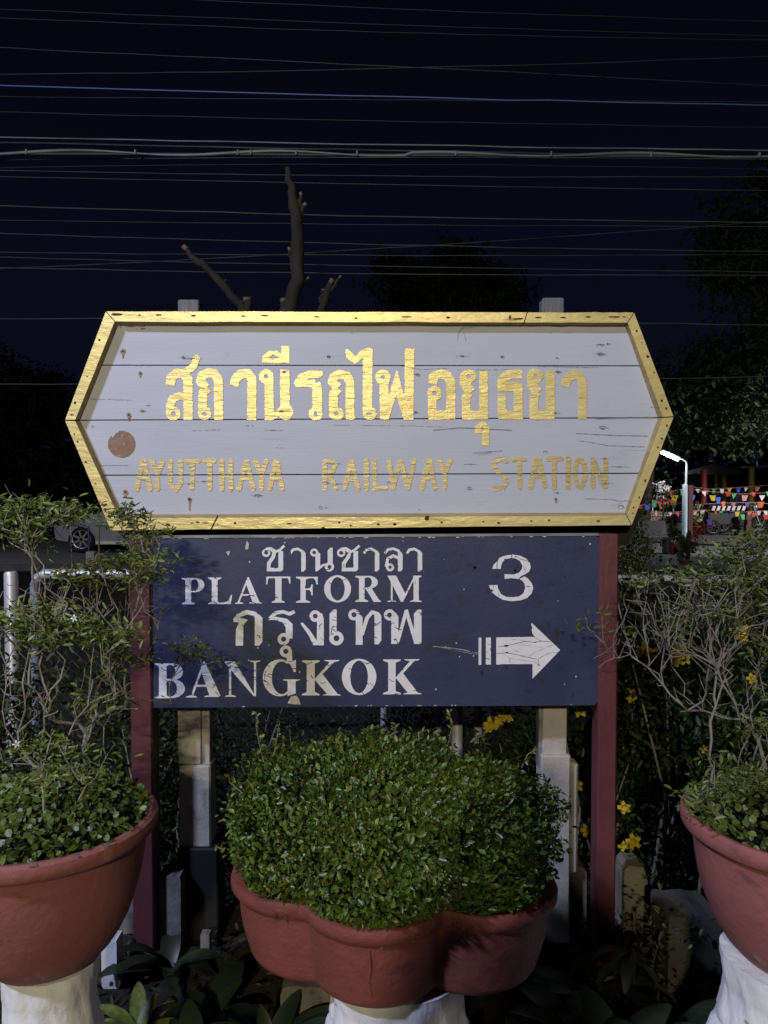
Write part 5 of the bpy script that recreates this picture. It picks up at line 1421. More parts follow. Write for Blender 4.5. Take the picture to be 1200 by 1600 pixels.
# ================================================================== OVERHEAD LINES
ORDW = ['topmost', 'second', 'third', 'fourth', 'fifth', 'sixth', 'seventh', 'eighth', 'ninth', 'tenth', 'eleventh', 'twelfth', 'thirteenth', 'fourteenth', 'fifteenth', 'sixteenth', 'seventeenth', 'eighteenth', 'nineteenth', 'twentieth', 'twenty-first', 'twenty-second', 'twenty-third', 'twenty-fourth', 'twenty-fifth', 'twenty-sixth']
wires = [  # y at x=0, 600, 1200, distance, radius, material, special label
    (-16, 13, 33, 8.5, .0042, 'cable_dark', None), (14, 38, 56, 8.3, .0042, 'cable_dark', None), (28, 50, 63, 8.2, .0042, 'cable_dark', None),
    (75, 103, 134, 7.6, .0050, 'cable_dark', None), (116, 107, 88, 7.4, .0048, 'cable_dark', None), (133, 151, 164, 7.0, .0062, 'cable_blue', 'bright blue overhead cable crossing the upper sky'),
    (151, 156, 159, 7.2, .0040, 'cable_dark', None), (175, 189, 199, 7.2, .0040, 'cable_dark', None), (214, 226, 235, 6.8, .0065, 'cable_grey', 'pale grey overhead cable running just above the thick spliced cable'),
    (223, 235, 246, 6.9, .008, 'cable', None), (250, 246, 249, 6.8, .0055, 'cable', None), (262, 257, 265, 7.6, .0036, 'cable_dark', None), (266, 275, 276, 7.6, .0046, 'cable', None), (276, 288, 298, 7.6, .0046, 'cable', None),
    (322, 338, 348, 7.3, .0068, 'cable', None), (344, 351, 354, 7.8, .0038, 'cable', None), (364, 382, 393, 7.5, .0052, 'cable', None), (394, 399, 398, 7.6, .0046, 'cable', None), (420, 388, 346, 7.9, .0046, 'cable', 'thin overhead cable rising to the right and crossing the others'),
    (402, 416, 425, 7.4, .0046, 'cable', None), (418, 428, 430, 7.2, .0054, 'cable', None), (498, 501, 508, 7.0, .0052, 'cable', 'thin overhead cable passing just behind the top of the name sign'), (601, 596, 589, 6.6, .0046, 'cable', 'lowest overhead cable, passing behind the middle of the name sign')]
def wire_pt(w, px):
    u = px / 1200.0
    y = w[0] * (1 - u) * (1 - 2 * u) + w[1] * 4 * u * (1 - u) + w[2] * u * (2 * u - 1)
    return at(px, y, w[3])
order = 0
for w in wires:
    r = random.Random(int(w[1] * 7))
    pts = [wire_pt(w, px) + Vector((0, 0, r.gauss(0, .0022))) for px in range(-700, 1901, 65)]
    mb = MB(); mb.tube(pts, w[4] * .9, 6)
    o = mb.build('overhead_cable', M[w[5]], loc=pts[len(pts) // 2], smooth=True)
    lab = w[6]
    if lab is None:
        lab = 'thin dark overhead cable, %s among the plain dark lines from the top' % ORDW[order]; order += 1
    tag(o, lab, 'cable', 'overhead cables')
# thick spliced cable, lashed with clips
wb = (238, 240, 243, 6.7)
t = thing('spliced_cable', wire_pt(wb, 600), 'thick grey overhead cable bundle lashed with clips, sagging between the ties', 'cable', 'overhead cables')
mb = MB(); pts = []; rad = []
for px in range(-700, 1901, 12):
    p = wire_pt(wb, px)
    hump = 3.4 * math.sin((px - 40) * 6.283 / 318.0) if px < 640 else 2.6 * math.sin((px - 640) * 6.283 / 310.0 + .6)
    pts.append(p + Vector((0, 0, hump * wb[3] / F))); rad.append(.0105 + .003 * math.sin(px * .021))
mb.tube(pts, rad, 8); mb.build('sheath', M['cable_grey'], t, smooth=True)
mb = MB(); mb.tube([wire_pt(wb, px) + Vector((0, .012, -.006)) for px in range(-700, 1901, 60)], .010, 6); mb.build('carrier', M['cable'], t, smooth=True)
for px in (42, 212, 372, 392, 463, 558, 712, 861, 1017, 1186):
    p = wire_pt(wb, px); mb = MB(); mb.bbox(p, (.016, .045, .045), .005); mb.build('clip', M['cable_grey'], t)

# ================================================================== FORECOURT: STREET LAMP, SHELTER, BUNTING, VEHICLES
def PM(name, c, rough=.5, metal=0.0, **k): M[name] = mat(name, c, tuple(x * .8 for x in c), 8, rough=rough, metal=metal, **k)
PM('red_col', (0.30, 0.035, 0.03)); PM('yellow_col', (0.42, 0.33, 0.03)); PM('pale_blue', (0.42, 0.52, 0.60)); PM('dark_red', (0.07, 0.02, 0.022)); PM('teal', (0.03, 0.20, 0.17)); PM('dark_wall', (0.035, 0.035, 0.04))
PM('roof', (0.11, 0.11, 0.115)); PM('dark_rim', (0.09, 0.09, 0.095), .4, .4); PM('silver', (0.42, 0.42, 0.46), .3, .5); PM('tyre', (0.012, 0.012, 0.012), .9); PM('rim', (0.5, 0.5, 0.52), .3, .6); PM('glass', (0.01, 0.012, 0.014), .1); PM('black', (0.012, 0.012, 0.013), .4)
PM('white', (0.65, 0.65, 0.64)); PM('red_pot', (0.22, 0.035, 0.025)); PM('pink_flower', (0.45, 0.05, 0.08)); PM('bench_stone', (0.12, 0.12, 0.12), .9); PM('variegated', (0.30, 0.33, 0.17)); PM('purple', (0.06, 0.02, 0.12))
PM('flag_white', (0.66, 0.62, 0.66)); PM('flag_red', (0.5, 0.05, 0.03)); PM('flag_yellow', (0.62, 0.47, 0.03)); PM('flag_green', (0.03, 0.33, 0.12)); PM('flag_blue', (0.03, 0.09, 0.55)); PM('flag_orange', (0.55, 0.13, 0.05)); PM('flag_pink', (0.58, 0.30, 0.32)); PM('flag_purple', (0.06, 0.03, 0.28))
M['lamp_glow'] = emit('lamp_glow', (0.92, 0.96, 1.0), 9.0)
M['far_glow'] = emit('far_glow', (1.0, 0.95, 0.85), 3.0)

def point(name, loc, power, col, size, parent=None):
    d = bpy.data.lights.new(name, 'POINT'); d.energy = power; d.color = col; d.shadow_soft_size = size
    o = bpy.data.objects.new(name, d); C.objects.link(o)
    if parent is not None:
        o.parent = parent; o.location = Vector(loc) - ORG[parent.name]
    else: o.location = loc
    return o
YL = 18.2
lb = at(1069, 862, YL)
lt = thing('street_lamp', (lb.x, YL, 0), 'lit white tube street lamp on a slim pole with pale blue lower part', 'street lamp')
z1 = at(1069, 757, YL).z; z2 = at(1071, 728, YL).z; z3 = at(1062, 718, YL)
mb = MB(); mb.lathe([(.062, -.05), (.060, z1), (.03, z1 + .01)], (lb.x, YL, 0), 14); mb.build('lower_pole', M['pale_blue'], lt, smooth=True)
mb = MB(); mb.tube([(lb.x + .02, YL, z1), (lb.x + .03, YL, z2), (lb.x + .0, YL - .03, z2 + .10), (lb.x - .10, YL - .08, z3.z), (lb.x - .16, YL - .1, z3.z + .01)], [.026, .024, .022, .02, .02], 8); mb.build('arm', M['galv'], lt, smooth=True)
a = at(1059, 718.5, YL - .12); b = at(1034, 707, YL - .5)
mb = MB(); mb.tube([a, b], .032, 10); tag(mb.build('tube', M['lamp_glow'], lt, smooth=True), 'glowing white tube')
mb = MB(); mb.tube([a + Vector((.05, .02, .05)), b + Vector((0, 0, .058))], .028, 8); mb.build('housing', M['galv'], lt, smooth=True)
point('tube_light', ((a + b) / 2 + Vector((0, -.1, -.14))), 45, (0.90, 0.95, 1.0), .12, lt)
mb = MB(); q = at(1077, 850, YL + .6); mb.bbox((q.x, YL + .6, at(1077, 758, YL + .6).z / 2), (.12, .12, at(1077, 758, YL + .6).z), .01)
tag(mb.build('wooden_post', M['dark_red'], loc=(q.x, YL + .6, 0)), 'dark maroon square post right behind the street lamp pole', 'post')

# shelter with coloured columns
YS2 = 30.0
sh = thing('shelter', (at(1130, 800, YS2).x, YS2, 0), 'open shelter with red and yellow columns and low tin roof behind the bunting', 'shelter')
def col(px, w, ytop, Yc, m):
    c = at(px, 800, Yc); zt = at(px, ytop, Yc).z; r_ = w / 2 * Yc / F
    mb = MB(); mb.lathe([(r_ * 1.15, 0), (r_ * 1.15, .12), (r_, .14), (r_, zt)], (c.x, Yc, 0), 16)
    return mb.build('column', m, sh, smooth=True)
col(1099, 10, 735, 27.5, M['red_col']); col(1118.5, 7, 737, 29.5, M['yellow_col']); col(1131, 7.5, 737, 29.0, M['yellow_col']); col(1173.5, 9.5, 731, 27.0, M['yellow_col'])
def slabw(name, x0, x1, y0, y1, Yc, dep, m, parent):
    a = at(x0, y0, Yc); b = at(x1, y1, Yc)
    mb = MB(); mb.bbox(((a.x + b.x) / 2, Yc + dep / 2, (a.z + b.z) / 2), (b.x - a.x, dep, a.z - b.z), .015)
    return mb.build(name, m, parent)
slabw('back_panel', 1073, 1130, 740, 768, 31.5, .05, M['teal'], sh)
slabw('back_panel', 1130, 1300, 738, 822, 32.0, .05, M['dark_wall'], sh)
slabw('back_panel', 1040, 1130, 768, 822, 32.0, .05, M['dark_wall'], sh)
mb = MB()
r0, r1, r2 = at(1068, 738, 28), at(1122, 722, 28), at(1160, 737, 28)
mb.prism_w([(r0.x, r0.z), (r1.x, r1.z), (r2.x, r2.z), (r2.x, r2.z - .08), (r0.x, r0.z - .08)], 28, 31.8); mb.build('roof', M['roof'], sh)
mb = MB(); r0, r2 = at(1158, 728, 26.5), at(1330, 728, 26.5); mb.prism_w([(r0.x, r0.z), (r2.x, r2.z + .1), (r2.x, r2.z), (r0.x, r0.z - .08)], 26.5, 31.5); mb.build('roof', M['roof'], sh)
# low railing fence on a pale base
YF2 = 26.0
fe = thing('low_fence', (at(1040, 826, YF2).x, YF2, 0), 'low pale wall with a thin bar fence on top, left of the street lamp pole', 'fence')
slabw('base', 1008, 1072, 817, 829, YF2, .3, M['white'], fe); slabw('base', 1008, 1072, 802, 804, YF2 + .35, .04, M['white'], fe)
slabw('back_wall', 1008, 1072, 803, 818, YF2 + .4, .06, M['flag_pink'], fe)
for i in range(15):
    x = 1011 + i * 4.2; slabw('bar', x, x + .9, 803, 817, YF2 + .1, .02, M['black'], fe)
slabw('top_bar', 1009, 1071, 802.3, 803.6, YF2 + .09, .04, M['black'], fe); slabw('lower_bar', 1009, 1071, 815.6, 817, YF2 + .09, .04, M['black'], fe)

# bunting
def bunting(label, pts, flags, Yc):
    t = thing('bunting', at(*pts[len(pts) // 2], Yc), label, 'bunting', 'strings of bunting')
    mb = MB(); mb.tube([at(x, y, Yc) for x, y in pts], .005, 5); mb.build('cord', M['flag_pink'], t)
    rq = random.Random(len(flags))
    for (px, py, s_, m, tri) in flags:
        c = at(px, py, Yc); w = s_ * Yc / F; a = rq.uniform(-.5, .5); dx = Vector((math.cos(a), math.sin(a), 0)); sw = rq.uniform(-.25, .25)
        b1 = c + dx * (-.5 * w); b2 = c + dx * (.5 * w); dn = Vector((sw * w, 0, -w * .95))
        f1 = c + dn + dx * (-.28 * w if not tri else -.03 * w); f2 = c + dn + dx * (.28 * w if not tri else .03 * w)
        mm = (b1 + b2) / 2 + dn * .5 + Vector((0, -.04, 0))
        th_ = Vector((0, .006, 0))
        mb = MB(); mb.add([b1, b2, f2, f1, b1 + th_, b2 + th_, f2 + th_, f1 + th_], [(0, 3, 2, 1), (4, 5, 6, 7), (0, 1, 5, 4), (1, 2, 6, 5), (2, 3, 7, 6), (3, 0, 4, 7)])
        mb.build('flag', M['flag_' + m], t)
bunting('upper string of coloured triangular bunting across the forecourt', [(985, 776), (1020, 774), (1067, 764), (1110, 768), (1160, 772), (1230, 768)],
        [(1003, 774, 9, 'green', 0), (1024, 773, 12, 'white', 1), (1036, 774, 6, 'white', 1), (1048, 768, 8, 'red', 1), (1054, 774, 11, 'yellow', 0), (1068, 765, 9, 'green', 0), (1083, 774, 8, 'blue', 0), (1100, 768, 8, 'white', 1), (1113, 774, 9, 'yellow', 0), (1122, 777, 10, 'blue', 0), (1138, 768, 8, 'red', 0), (1147, 772, 8, 'green', 1), (1164, 774, 9, 'pink', 0), (1177, 769, 7, 'red', 0), (1191, 774, 9, 'white', 1), (1200, 768, 8, 'green', 0)], 22.0)
bunting('lower string of coloured triangular bunting across the forecourt', [(985, 792), (1010, 788), (1060, 786), (1092, 788), (1130, 786), (1180, 785), (1230, 790)],
        [(1000, 789, 8, 'red', 0), (1012, 789, 8, 'blue', 0), (1022, 784, 9, 'green', 0), (1033, 788, 8, 'orange', 0), (1053, 788, 8, 'green', 1), (1064, 806, 8, 'purple', 1), (1092, 788, 9, 'white', 1), (1089, 783, 7, 'orange', 0), (1108, 812, 9, 'purple', 0), (1130, 784, 8, 'orange', 0), (1146, 785, 8, 'pink', 1), (1168, 785, 8, 'purple', 0), (1189, 784, 10, 'orange', 0), (1196, 804, 8, 'red', 0), (1178, 802, 6, 'red', 0), (1160, 804, 8, 'green', 0)], 21.0)

bunting('short crossing string of small faded flags under the shelter roof', [(1075, 760), (1110, 764), (1150, 762), (1230, 756)],
        [(1080, 762, 7, 'pink', 0), (1090, 764, 7, 'white', 1), (1104, 765, 7, 'orange', 0), (1116, 764, 7, 'green', 0), (1128, 764, 7, 'white', 0), (1140, 763, 7, 'yellow', 1), (1154, 763, 7, 'blue', 0), (1166, 762, 7, 'white', 1), (1184, 761, 7, 'orange', 0)], 25.5)
bunting('low string of small mixed flags hanging in front of the pale bar fence and stalls', [(985, 798), (1040, 801), (1100, 797), (1160, 800), (1230, 797)],
        [(1016, 800, 7, 'yellow', 0), (1026, 801, 7, 'pink', 1), (1038, 801, 7, 'green', 0), (1047, 801, 7, 'white', 1), (1058, 800, 7, 'red', 0), (1078, 799, 7, 'yellow', 1), (1086, 798, 7, 'pink', 0), (1098, 797, 7, 'white', 0), (1118, 798, 7, 'red', 1), (1127, 799, 7, 'green', 0), (1140, 799, 7, 'purple', 0), (1152, 800, 7, 'yellow', 0), (1172, 799, 7, 'orange', 1), (1186, 798, 7, 'pink', 0), (1196, 798, 7, 'white', 0)], 23.2)
# stalls and bright clutter under the shelter
def stall(px, Yc, w, h, m, m2, label):
    c = at(px, 800, Yc); t = thing('market_stall', (c.x, Yc, 0), label, 'stall')
    W_ = w * Yc / F; H_ = h * Yc / F
    mb = MB(); mb.bbox((c.x, Yc, H_ * .40), (W_, .6, .06), .01); mb.build('table_top', m, t)
    for s_ in (-1, 1):
        mb = MB(); mb.tube([(c.x + s_ * W_ * .47, Yc - .25, 0), (c.x + s_ * W_ * .47, Yc - .25, H_)], .025, 6); mb.build('upright', M['galv'], t)
    mb = MB(); mb.prism_w([(c.x - W_ * .55, H_ - .1), (c.x, H_ + .12), (c.x + W_ * .55, H_ - .1), (c.x + W_ * .55, H_ - .16), (c.x - W_ * .55, H_ - .16)], Yc - .4, Yc + .4); mb.build('awning', m2, t)
    rq = random.Random(px)
    for i in range(6):
        mb = MB(); hh = rq.uniform(.12, .32); mb.lathe([(.02, 0), (.07, .01), (.075, hh * .6), (.04, hh), (.01, hh)], (c.x + W_ * (i / 5 - .5) * .8, Yc - .05, H_ * .40 + .03), 10)
        mb.build('jar', M[rq.choice(['flag_orange', 'flag_white', 'flag_red', 'flag_yellow', 'flag_pink', 'white', 'silver'])], t)
stall(1032, 28.5, 34, 44, M['flag_orange'], M['flag_red'], 'small stall with a red awning and coloured jars left of the street lamp')
stall(1112, 30.8, 26, 42, M['white'], M['flag_blue'], 'small stall with a blue awning under the shelter between the yellow columns')
stall(1150, 30.5, 26, 44, M['white'], M['white'], 'small white stall under the shelter right of the yellow columns')
wc = at(1151, 785, 29); wr_ = thing('white_rack', (wc.x, 29, 0), 'white tube rack with shelves beside the shelter columns', 'rack')
for i in range(3):
    x_ = wc.x + (i - 1) * .22; mb = MB(); mb.tube([(x_, 29, 0), (x_, 29, at(1151, 768, 29).z)], .02, 6); mb.build('upright', M['white'], wr_)
for i in range(5):
    z_ = .3 + i * .22; mb = MB(); mb.bbox((wc.x, 29, z_), (.46, .25, .025), .004); mb.build('shelf', M['white'], wr_)

# motorcycle and handcart
def add_wheel(parent, c, r_, fat, spokes=7, rot=0.0, mr='dark_rim'):
    n, m = 26, 8
    w = bpy.data.objects.new('wheel', None); C.objects.link(w); w.parent = parent; w.location = Vector(c) - ORG[parent.name]; ORG[w.name] = Vector(c)
    mb = MB(); vs = []; fs = []
    for i in range(n):
        a = 6.2832 * i / n
        for j in range(m):
            b = 6.2832 * j / m
            rr_ = r_ * .83 + r_ * .17 * math.cos(b); y = fat * math.sin(b)
            x = rr_ * math.cos(a)
            vs.append((c[0] + x * math.cos(rot) - y * math.sin(rot), c[1] + x * math.sin(rot) + y * math.cos(rot), c[2] + rr_ * math.sin(a)))
    fs = [(i * m + j, ((i + 1) % n) * m + j, ((i + 1) % n) * m + (j + 1) % m, i * m + (j + 1) % m) for i in range(n) for j in range(m)]
    mb.add(vs, fs); mb.build('tyre', M['tyre'], w, smooth=True)
    mb = MB(); cr_, sr_ = math.cos(rot), math.sin(rot)
    for k in range(spokes):
        a = 6.2832 * k / spokes
        p0 = Vector(c) + Vector((.04 * math.cos(a) * cr_, .04 * math.cos(a) * sr_, .04 * math.sin(a))); p1 = Vector(c) + Vector((r_ * .70 * math.cos(a) * cr_, r_ * .70 * math.cos(a) * sr_, r_ * .70 * math.sin(a)))
        off = Vector((sr_, -cr_, 0)) * fat * .55
        mb.tube([p0 + off, p1 + off], [r_ * .10, r_ * .075], 6)
    ring_ = [Vector(c) + Vector((r_ * .69 * math.cos(6.2832 * k / 24) * cr_, r_ * .69 * math.cos(6.2832 * k / 24) * sr_, r_ * .69 * math.sin(6.2832 * k / 24))) + Vector((sr_, -cr_, 0)) * fat * .5 for k in range(25)]
    mb.tube(ring_, r_ * .045, 6)
    mb.build('rim', M[mr], w, smooth=True)
    return w
YM = 25.6
mc = at(1162, 830, YM); bike = thing('motorcycle', (mc.x, YM, 0), 'dark parked motorcycle near the right edge beside the striped cart', 'motorcycle')
X0 = mc.x
add_wheel(bike, (X0 + .50, YM, .29), .29, .05, 9); add_wheel(bike, (X0 - .70, YM, .29), .29, .055, 9)
mb = MB(); mb.prism_w([(X0 - .85, .62), (X0 - .55, .70), (X0 - .05, .66), (X0 + .08, .74), (X0 + .26, .72), (X0 + .16, .50), (X0 + .05, .32), (X0 - .35, .30), (X0 - .55, .45)], YM - .12, YM + .12); mb.build('body', M['black'], bike)
mb = MB(); mb.prism_w([(X0 - .88, .68), (X0 - .5, .76), (X0 - .02, .70), (X0 - .02, .66), (X0 - .5, .69), (X0 - .86, .63)], YM - .14, YM + .14); mb.build('seat', M['tyre'], bike)
for s_ in (-1, 1):
    mb = MB(); mb.tube([(X0 + .50, YM + s_ * .08, .29), (X0 + .36, YM + s_ * .08, .65), (X0 + .28, YM + s_ * .08, .92)], .02, 6); mb.build('fork', M['galv'], bike)
mb = MB(); mb.tube([(X0 + .20, YM - .36, 1.0), (X0 + .28, YM - .12, .96), (X0 + .28, YM + .12, .96), (X0 + .20, YM + .36, 1.0)], .018, 6); mb.build('handlebar', M['galv'], bike)
mb = MB(); mb.ell((X0 + .38, YM, .86), (.10, .10, .11), 12, 8); mb.build('headlight', M['rim'], bike, smooth=True)
mb = MB(); mb.prism_w([(X0 + .28, .60), (X0 + .45, .62), (X0 + .70, .50), (X0 + .78, .36), (X0 + .72, .38), (X0 + .62, .52), (X0 + .45, .58)], YM - .06, YM + .06); mb.build('front_fender', M['black'], bike)
YC = 24.5
cc = at(1132, 838, YC); cart = thing('handcart', (cc.x, YC, 0), 'dark handcart with a black and white striped canopy edge under the bunting', 'cart')
cw = 56 * YC / F
mb = MB(); mb.bbox((cc.x, YC + .35, .52), (cw * .9, .7, .42), .03); mb.build('box', M['black'], cart)
for s_ in (-1, 1): add_wheel(cart, (cc.x + s_ * cw * .33, YC - .04, .24), .24, .03, 8)
zt = at(1132, 793, YC).z
mb = MB(); mb.prism_w([(cc.x - cw * .5, zt), (cc.x + cw * .48, zt + .02), (cc.x + cw * .5, zt + .09), (cc.x - cw * .46, zt + .10)], YC - .1, YC + .8); mb.build('canopy', M['tyre'], cart)
for i in range(7):
    xx = cc.x - cw * .42 + i * cw * .14; mb = MB(); mb.prism_w([(xx, zt - .09), (xx + .09, zt - .09), (xx + .14, zt + .05), (xx + .05, zt + .05)], YC - .125, YC - .105); mb.build('canopy_stripe', M['white'], cart)
for sx_ in (-.45, .45):
    mb = MB(); mb.tube([(cc.x + cw * sx_, YC + .02, .5), (cc.x + cw * sx_, YC + .02, zt + .03)], .02, 6); mb.build('canopy_post', M['black'], cart)
q = at(1168, 832, 24); mb = MB(); mb.bbox((q.x, 24, at(1168, 800, 24).z / 2), (.17, .17, at(1168, 800, 24).z), .012)
tag(mb.build('short_post', M['dark_red'], loc=(q.x, 24, 0)), 'short dark maroon post in front of the parked motorcycle', 'post')

# bench and pot plants
YB2 = 17.8
bc = at(1027, 864, YB2); be = thing('stone_bench', (bc.x, YB2, 0), 'grey stone bench with a solid backrest left of the street lamp', 'bench')
bw = 40 * YB2 / F
mb = MB(); mb.bbox((bc.x, YB2, .36), (bw, .40, .07), .015); mb.build('seat', M['bench_stone'], be)
mb = MB(); mb.prism_w([(bc.x - bw * .5, .42), (bc.x + bw * .48, .42), (bc.x + bw * .40, .74), (bc.x - bw * .5, .76)], YB2 + .16, YB2 + .24); mb.build('backrest', M['bench_stone'], be)
for s_ in (-.36, .36):
    mb = MB(); mb.bbox((bc.x + s_ * bw, YB2, .165), (.10, .34, .33), .01); mb.build('leg', M['bench_stone'], be)
def pot_plant(name, px, py, Yc, r_, h, label, lm, n, spread, hh, seed, Lr):
    rng = np.random.default_rng(seed)
    c = at(px, py, Yc); t = thing(name, (c.x, Yc, 0), label, 'pot plant')
    mb = MB(); mb.lathe([(r_ * .62, 0), (r_ * .8, h * .3), (r_ * .95, h * .75), (r_ * 1.08, h * .86), (r_ * 1.08, h), (r_ * .92, h), (r_ * .88, h * .85), (.02, h * .85)], (c.x, Yc, 0), 20); mb.build('pot', M['red_pot'], t, smooth=True)
    P = np.array([c.x, Yc, h + hh * .55]) + unit_rand(rng, n) * np.array([spread, spread, hh * .5]) * (rng.uniform(0, 1, (n, 1)) ** .4)
    L = rng.uniform(*Lr, n)
    leaf_mesh('foliage', P, unit_rand(rng, n) + np.array([0, 0, .3]), unit_rand(rng, n) + np.array([0, -.5, .6]), L, L * .5, lm, t)
    mb = MB(); mb.tube([(c.x, Yc, h * .8), (c.x + .02, Yc, h + hh * .6)], [.025, .015], 6); mb.build('stem', M['bark'], t)
pot_plant('pot_plant', 1053, 862, 17.6, .12, .26, 'small red pot with a dark leafy plant right of the stone bench', M['tree_leaf'], 150, .11, .40, 71, (.06, .12))
pot_plant('pot_plant', 1091, 833, 25.0, .30, .28, 'red pot with a pale variegated bush at the foot of the red column', M['variegated'], 900, .36, .62, 72, (.07, .14))
pot_plant('pot_plant', 1071, 888, 14.9, .12, .12, 'dark upright leafy plant in a low pot at the foot of the street lamp', M['olive_leaf'], 70, .09, .40, 73, (.14, .26))
c = at(1082, 852, 17.0); rng = np.random.default_rng(74); t = thing('flowering_plant', (c.x, 17.0, 0), 'small plant with red pink flowers right of the street lamp pole', 'plant')
P = np.array([c.x, 17.0, .30]) + rng.normal(0, 1, (160, 3)) * np.array([.10, .10, .14]); P[:, 2] = np.abs(P[:, 2]); L = rng.uniform(.05, .1, 160)
leaf_mesh('foliage', P, unit_rand(rng, 160), unit_rand(rng, 160), L, L * .4, M['tree_leaf'], t)
for (dx, dz) in ((-.06, .42), (.04, .50), (.12, .40), (-.12, .30), (.08, .30)):
    P = np.array([c.x + dx, 16.95, dz]) + rng.normal(0, .025, (14, 3)); leaf_mesh('flower', P, unit_rand(rng, 14), unit_rand(rng, 14), np.full(14, .06), np.full(14, .045), M['pink_flower'], t)
c = at(1034, 760, 20.0); t = thing('blossom_tree', (c.x, 20.0, 0), 'small slender tree with a cluster of white blossom left of the street lamp', 'tree')
mb = MB(); mb.tube([(c.x, 20, -.05), (c.x + .05, 20, .8), (c.x, 20, c.z)], [.03, .025, .012], 6); mb.build('trunk', M['tree_bark'], t)
P = np.array([c.x, 20, c.z - .05]) + rng.normal(0, 1, (110, 3)) * np.array([.11, .1, .09]); L = rng.uniform(.05, .10, 110); leaf_mesh('blossom', P, unit_rand(rng, 110), unit_rand(rng, 110) + np.array([0, -.6, .3]), L, L * .7, M['flower_white'], t)
P = np.array([c.x, 20.1, c.z - .25]) + rng.normal(0, 1, (260, 3)) * np.array([.22, .2, .25]); L = rng.uniform(.06, .12, 260); leaf_mesh('crown', P, unit_rand(rng, 260), unit_rand(rng, 260), L, L * .5, M['tree_leaf'], t)

# ================================================================== LEFT BACKGROUND: CAR, POSTS, DISTANT LIGHTS
YV = 17.9
vx = at(83, 864, YV).x
car = thing('parked_car', (vx + 2.2, YV + .85, 0), 'silver parked car half hidden behind the left end of the name sign', 'car')
def cx_(x): return vx + x
lower = [(0.02, .42), (0.0, .55), (.05, .68), (.35, .80), (1.05, .92), (1.75, 1.38), (2.1, 1.44), (3.0, 1.43), (3.6, 1.28), (3.95, .98), (4.35, .92), (4.40, .60), (4.36, .30), (3.72, .24), (3.70, .40), (3.55, .58), (3.40, .62), (3.20, .55), (3.07, .38), (3.05, .22), (.98, .22), (.96, .38), (.82, .56), (.65, .62), (.48, .56), (.34, .38), (.32, .26), (.06, .30)]
def ring_y(sc, yy): return [(cx_(2.2 + (x - 2.2) * sc), yy, z if z < .9 else .9 + (z - .9) * (1 - (1 - sc) * 1.5)) for x, z in lower]
n = len(lower); vs = ring_y(.985, YV + .0) + ring_y(1.0, YV + .05) + ring_y(1.0, YV + 1.62) + ring_y(.985, YV + 1.68)
fs = [tuple(range(n)), tuple(range(4 * n - 1, 3 * n - 1, -1))]
for j in range(3):
    for i in range(n): fs.append((j * n + i, j * n + (i + 1) % n, (j + 1) * n + (i + 1) % n, (j + 1) * n + i))
mb = MB(); mb.add(vs, fs); mb.build('body', M['silver'], car)
for pts_ in ([(1.28, .97), (1.80, 1.33), (2.35, 1.37), (2.35, .98)], [(2.42, .98), (2.42, 1.37), (3.0, 1.36), (3.5, 1.2), (3.62, 1.0)]):
    mb = MB(); mb.prism_w([(cx_(x), z) for x, z in pts_], YV - .012, YV + .004); mb.build('side_window', M['glass'], car)
mb = MB(); mb.prism_w([(cx_(1.0), .20), (cx_(3.04), .20), (cx_(3.04), .27), (cx_(1.0), .27)], YV - .02, YV + .02); mb.build('sill', M['white'], car)
mb = MB(); mb.prism_w([(cx_(1.0), .62), (cx_(3.9), .66), (cx_(3.9), .68), (cx_(1.0), .64)], YV - .01, YV + .004); mb.build('trim_strip', M['black'], car)
mb = MB(); mb.prism_w([(cx_(.02), .60), (cx_(.22), .66), (cx_(.22), .72), (cx_(.06), .68)], YV - .008, YV + .3); mb.build('headlight', M['rim'], car)
for x_ in (.65, 3.38): add_wheel(car, (cx_(x_), YV + .09, .31), .31, .08, 7, 0.0, 'rim')
for x_ in (.65, 3.38): add_wheel(car, (cx_(x_), YV + 1.58, .31), .31, .08, 7)
def upright(name, px, w, y0, y1, Yc, m, label, cat):
    a = at(px, y0, Yc); r_ = w / 2 * Yc / F
    mb = MB(); mb.lathe([(r_, -.02), (r_, a.z - .01), (r_ * .7, a.z)], (a.x, Yc, 0), 12)
    tag(mb.build(name, m, loc=(a.x, Yc, 0), smooth=True), label, cat)
upright('thin_pole', 138.5, 3.2, 822, 865, 16.4, M['purple'], 'thin dark maroon pole in front of the silver car', 'pole')
upright('thin_pole', 154.5, 2.8, 824, 880, 15.6, M['olive_pole'], 'thin yellowish pole in front of the silver car', 'pole')
block('bollard', 134, 147, 862, 14.6, .16, M['concrete'], 'small pale concrete bollard on the kerb in front of the silver car', 'bollard', top=1)
a = at(150, 864, 14.4); mb = MB(); z_ = at(150, 866, 14.4).z
mb.tube([(a.x, 14.4, -.02), (a.x, 14.4, z_ - .03), (a.x + .03, 14.4, z_), (a.x + .13, 14.4, z_), (a.x + .19, 14.4, z_ - .06), (a.x + .2, 14.4, -.02)], .018, 8)
tag(mb.build('bent_pipe', M['concrete'], loc=(a.x, 14.4, 0), smooth=True), 'short bent pipe hoop on the kerb in front of the silver car', 'pipe')
for i, (px, py, s_, lb_) in enumerate([(36, 676, .07, 'lone bright distant lamp in the dark trees at the far left'), (78, 716, .06, 'small distant lamp left of the name sign, the upper of a close pair'), (71, 747, .05, 'small distant lamp left of the name sign, the lower of a close pair')]):
    Yd = 40.0; c = at(px, py, Yd); t = thing('distant_lamp', (c.x, Yd, 0), lb_, 'lamp', 'distant lamps on the left')
    mb = MB(); mb.tube([(c.x, Yd, 0), (c.x, Yd, c.z - s_)], .03, 6); mb.build('pole', M['galv'], t)
    mb = MB(); mb.ell(c, (s_, s_, s_), 10, 6); mb.build('bulb', M['far_glow'], t, smooth=True)

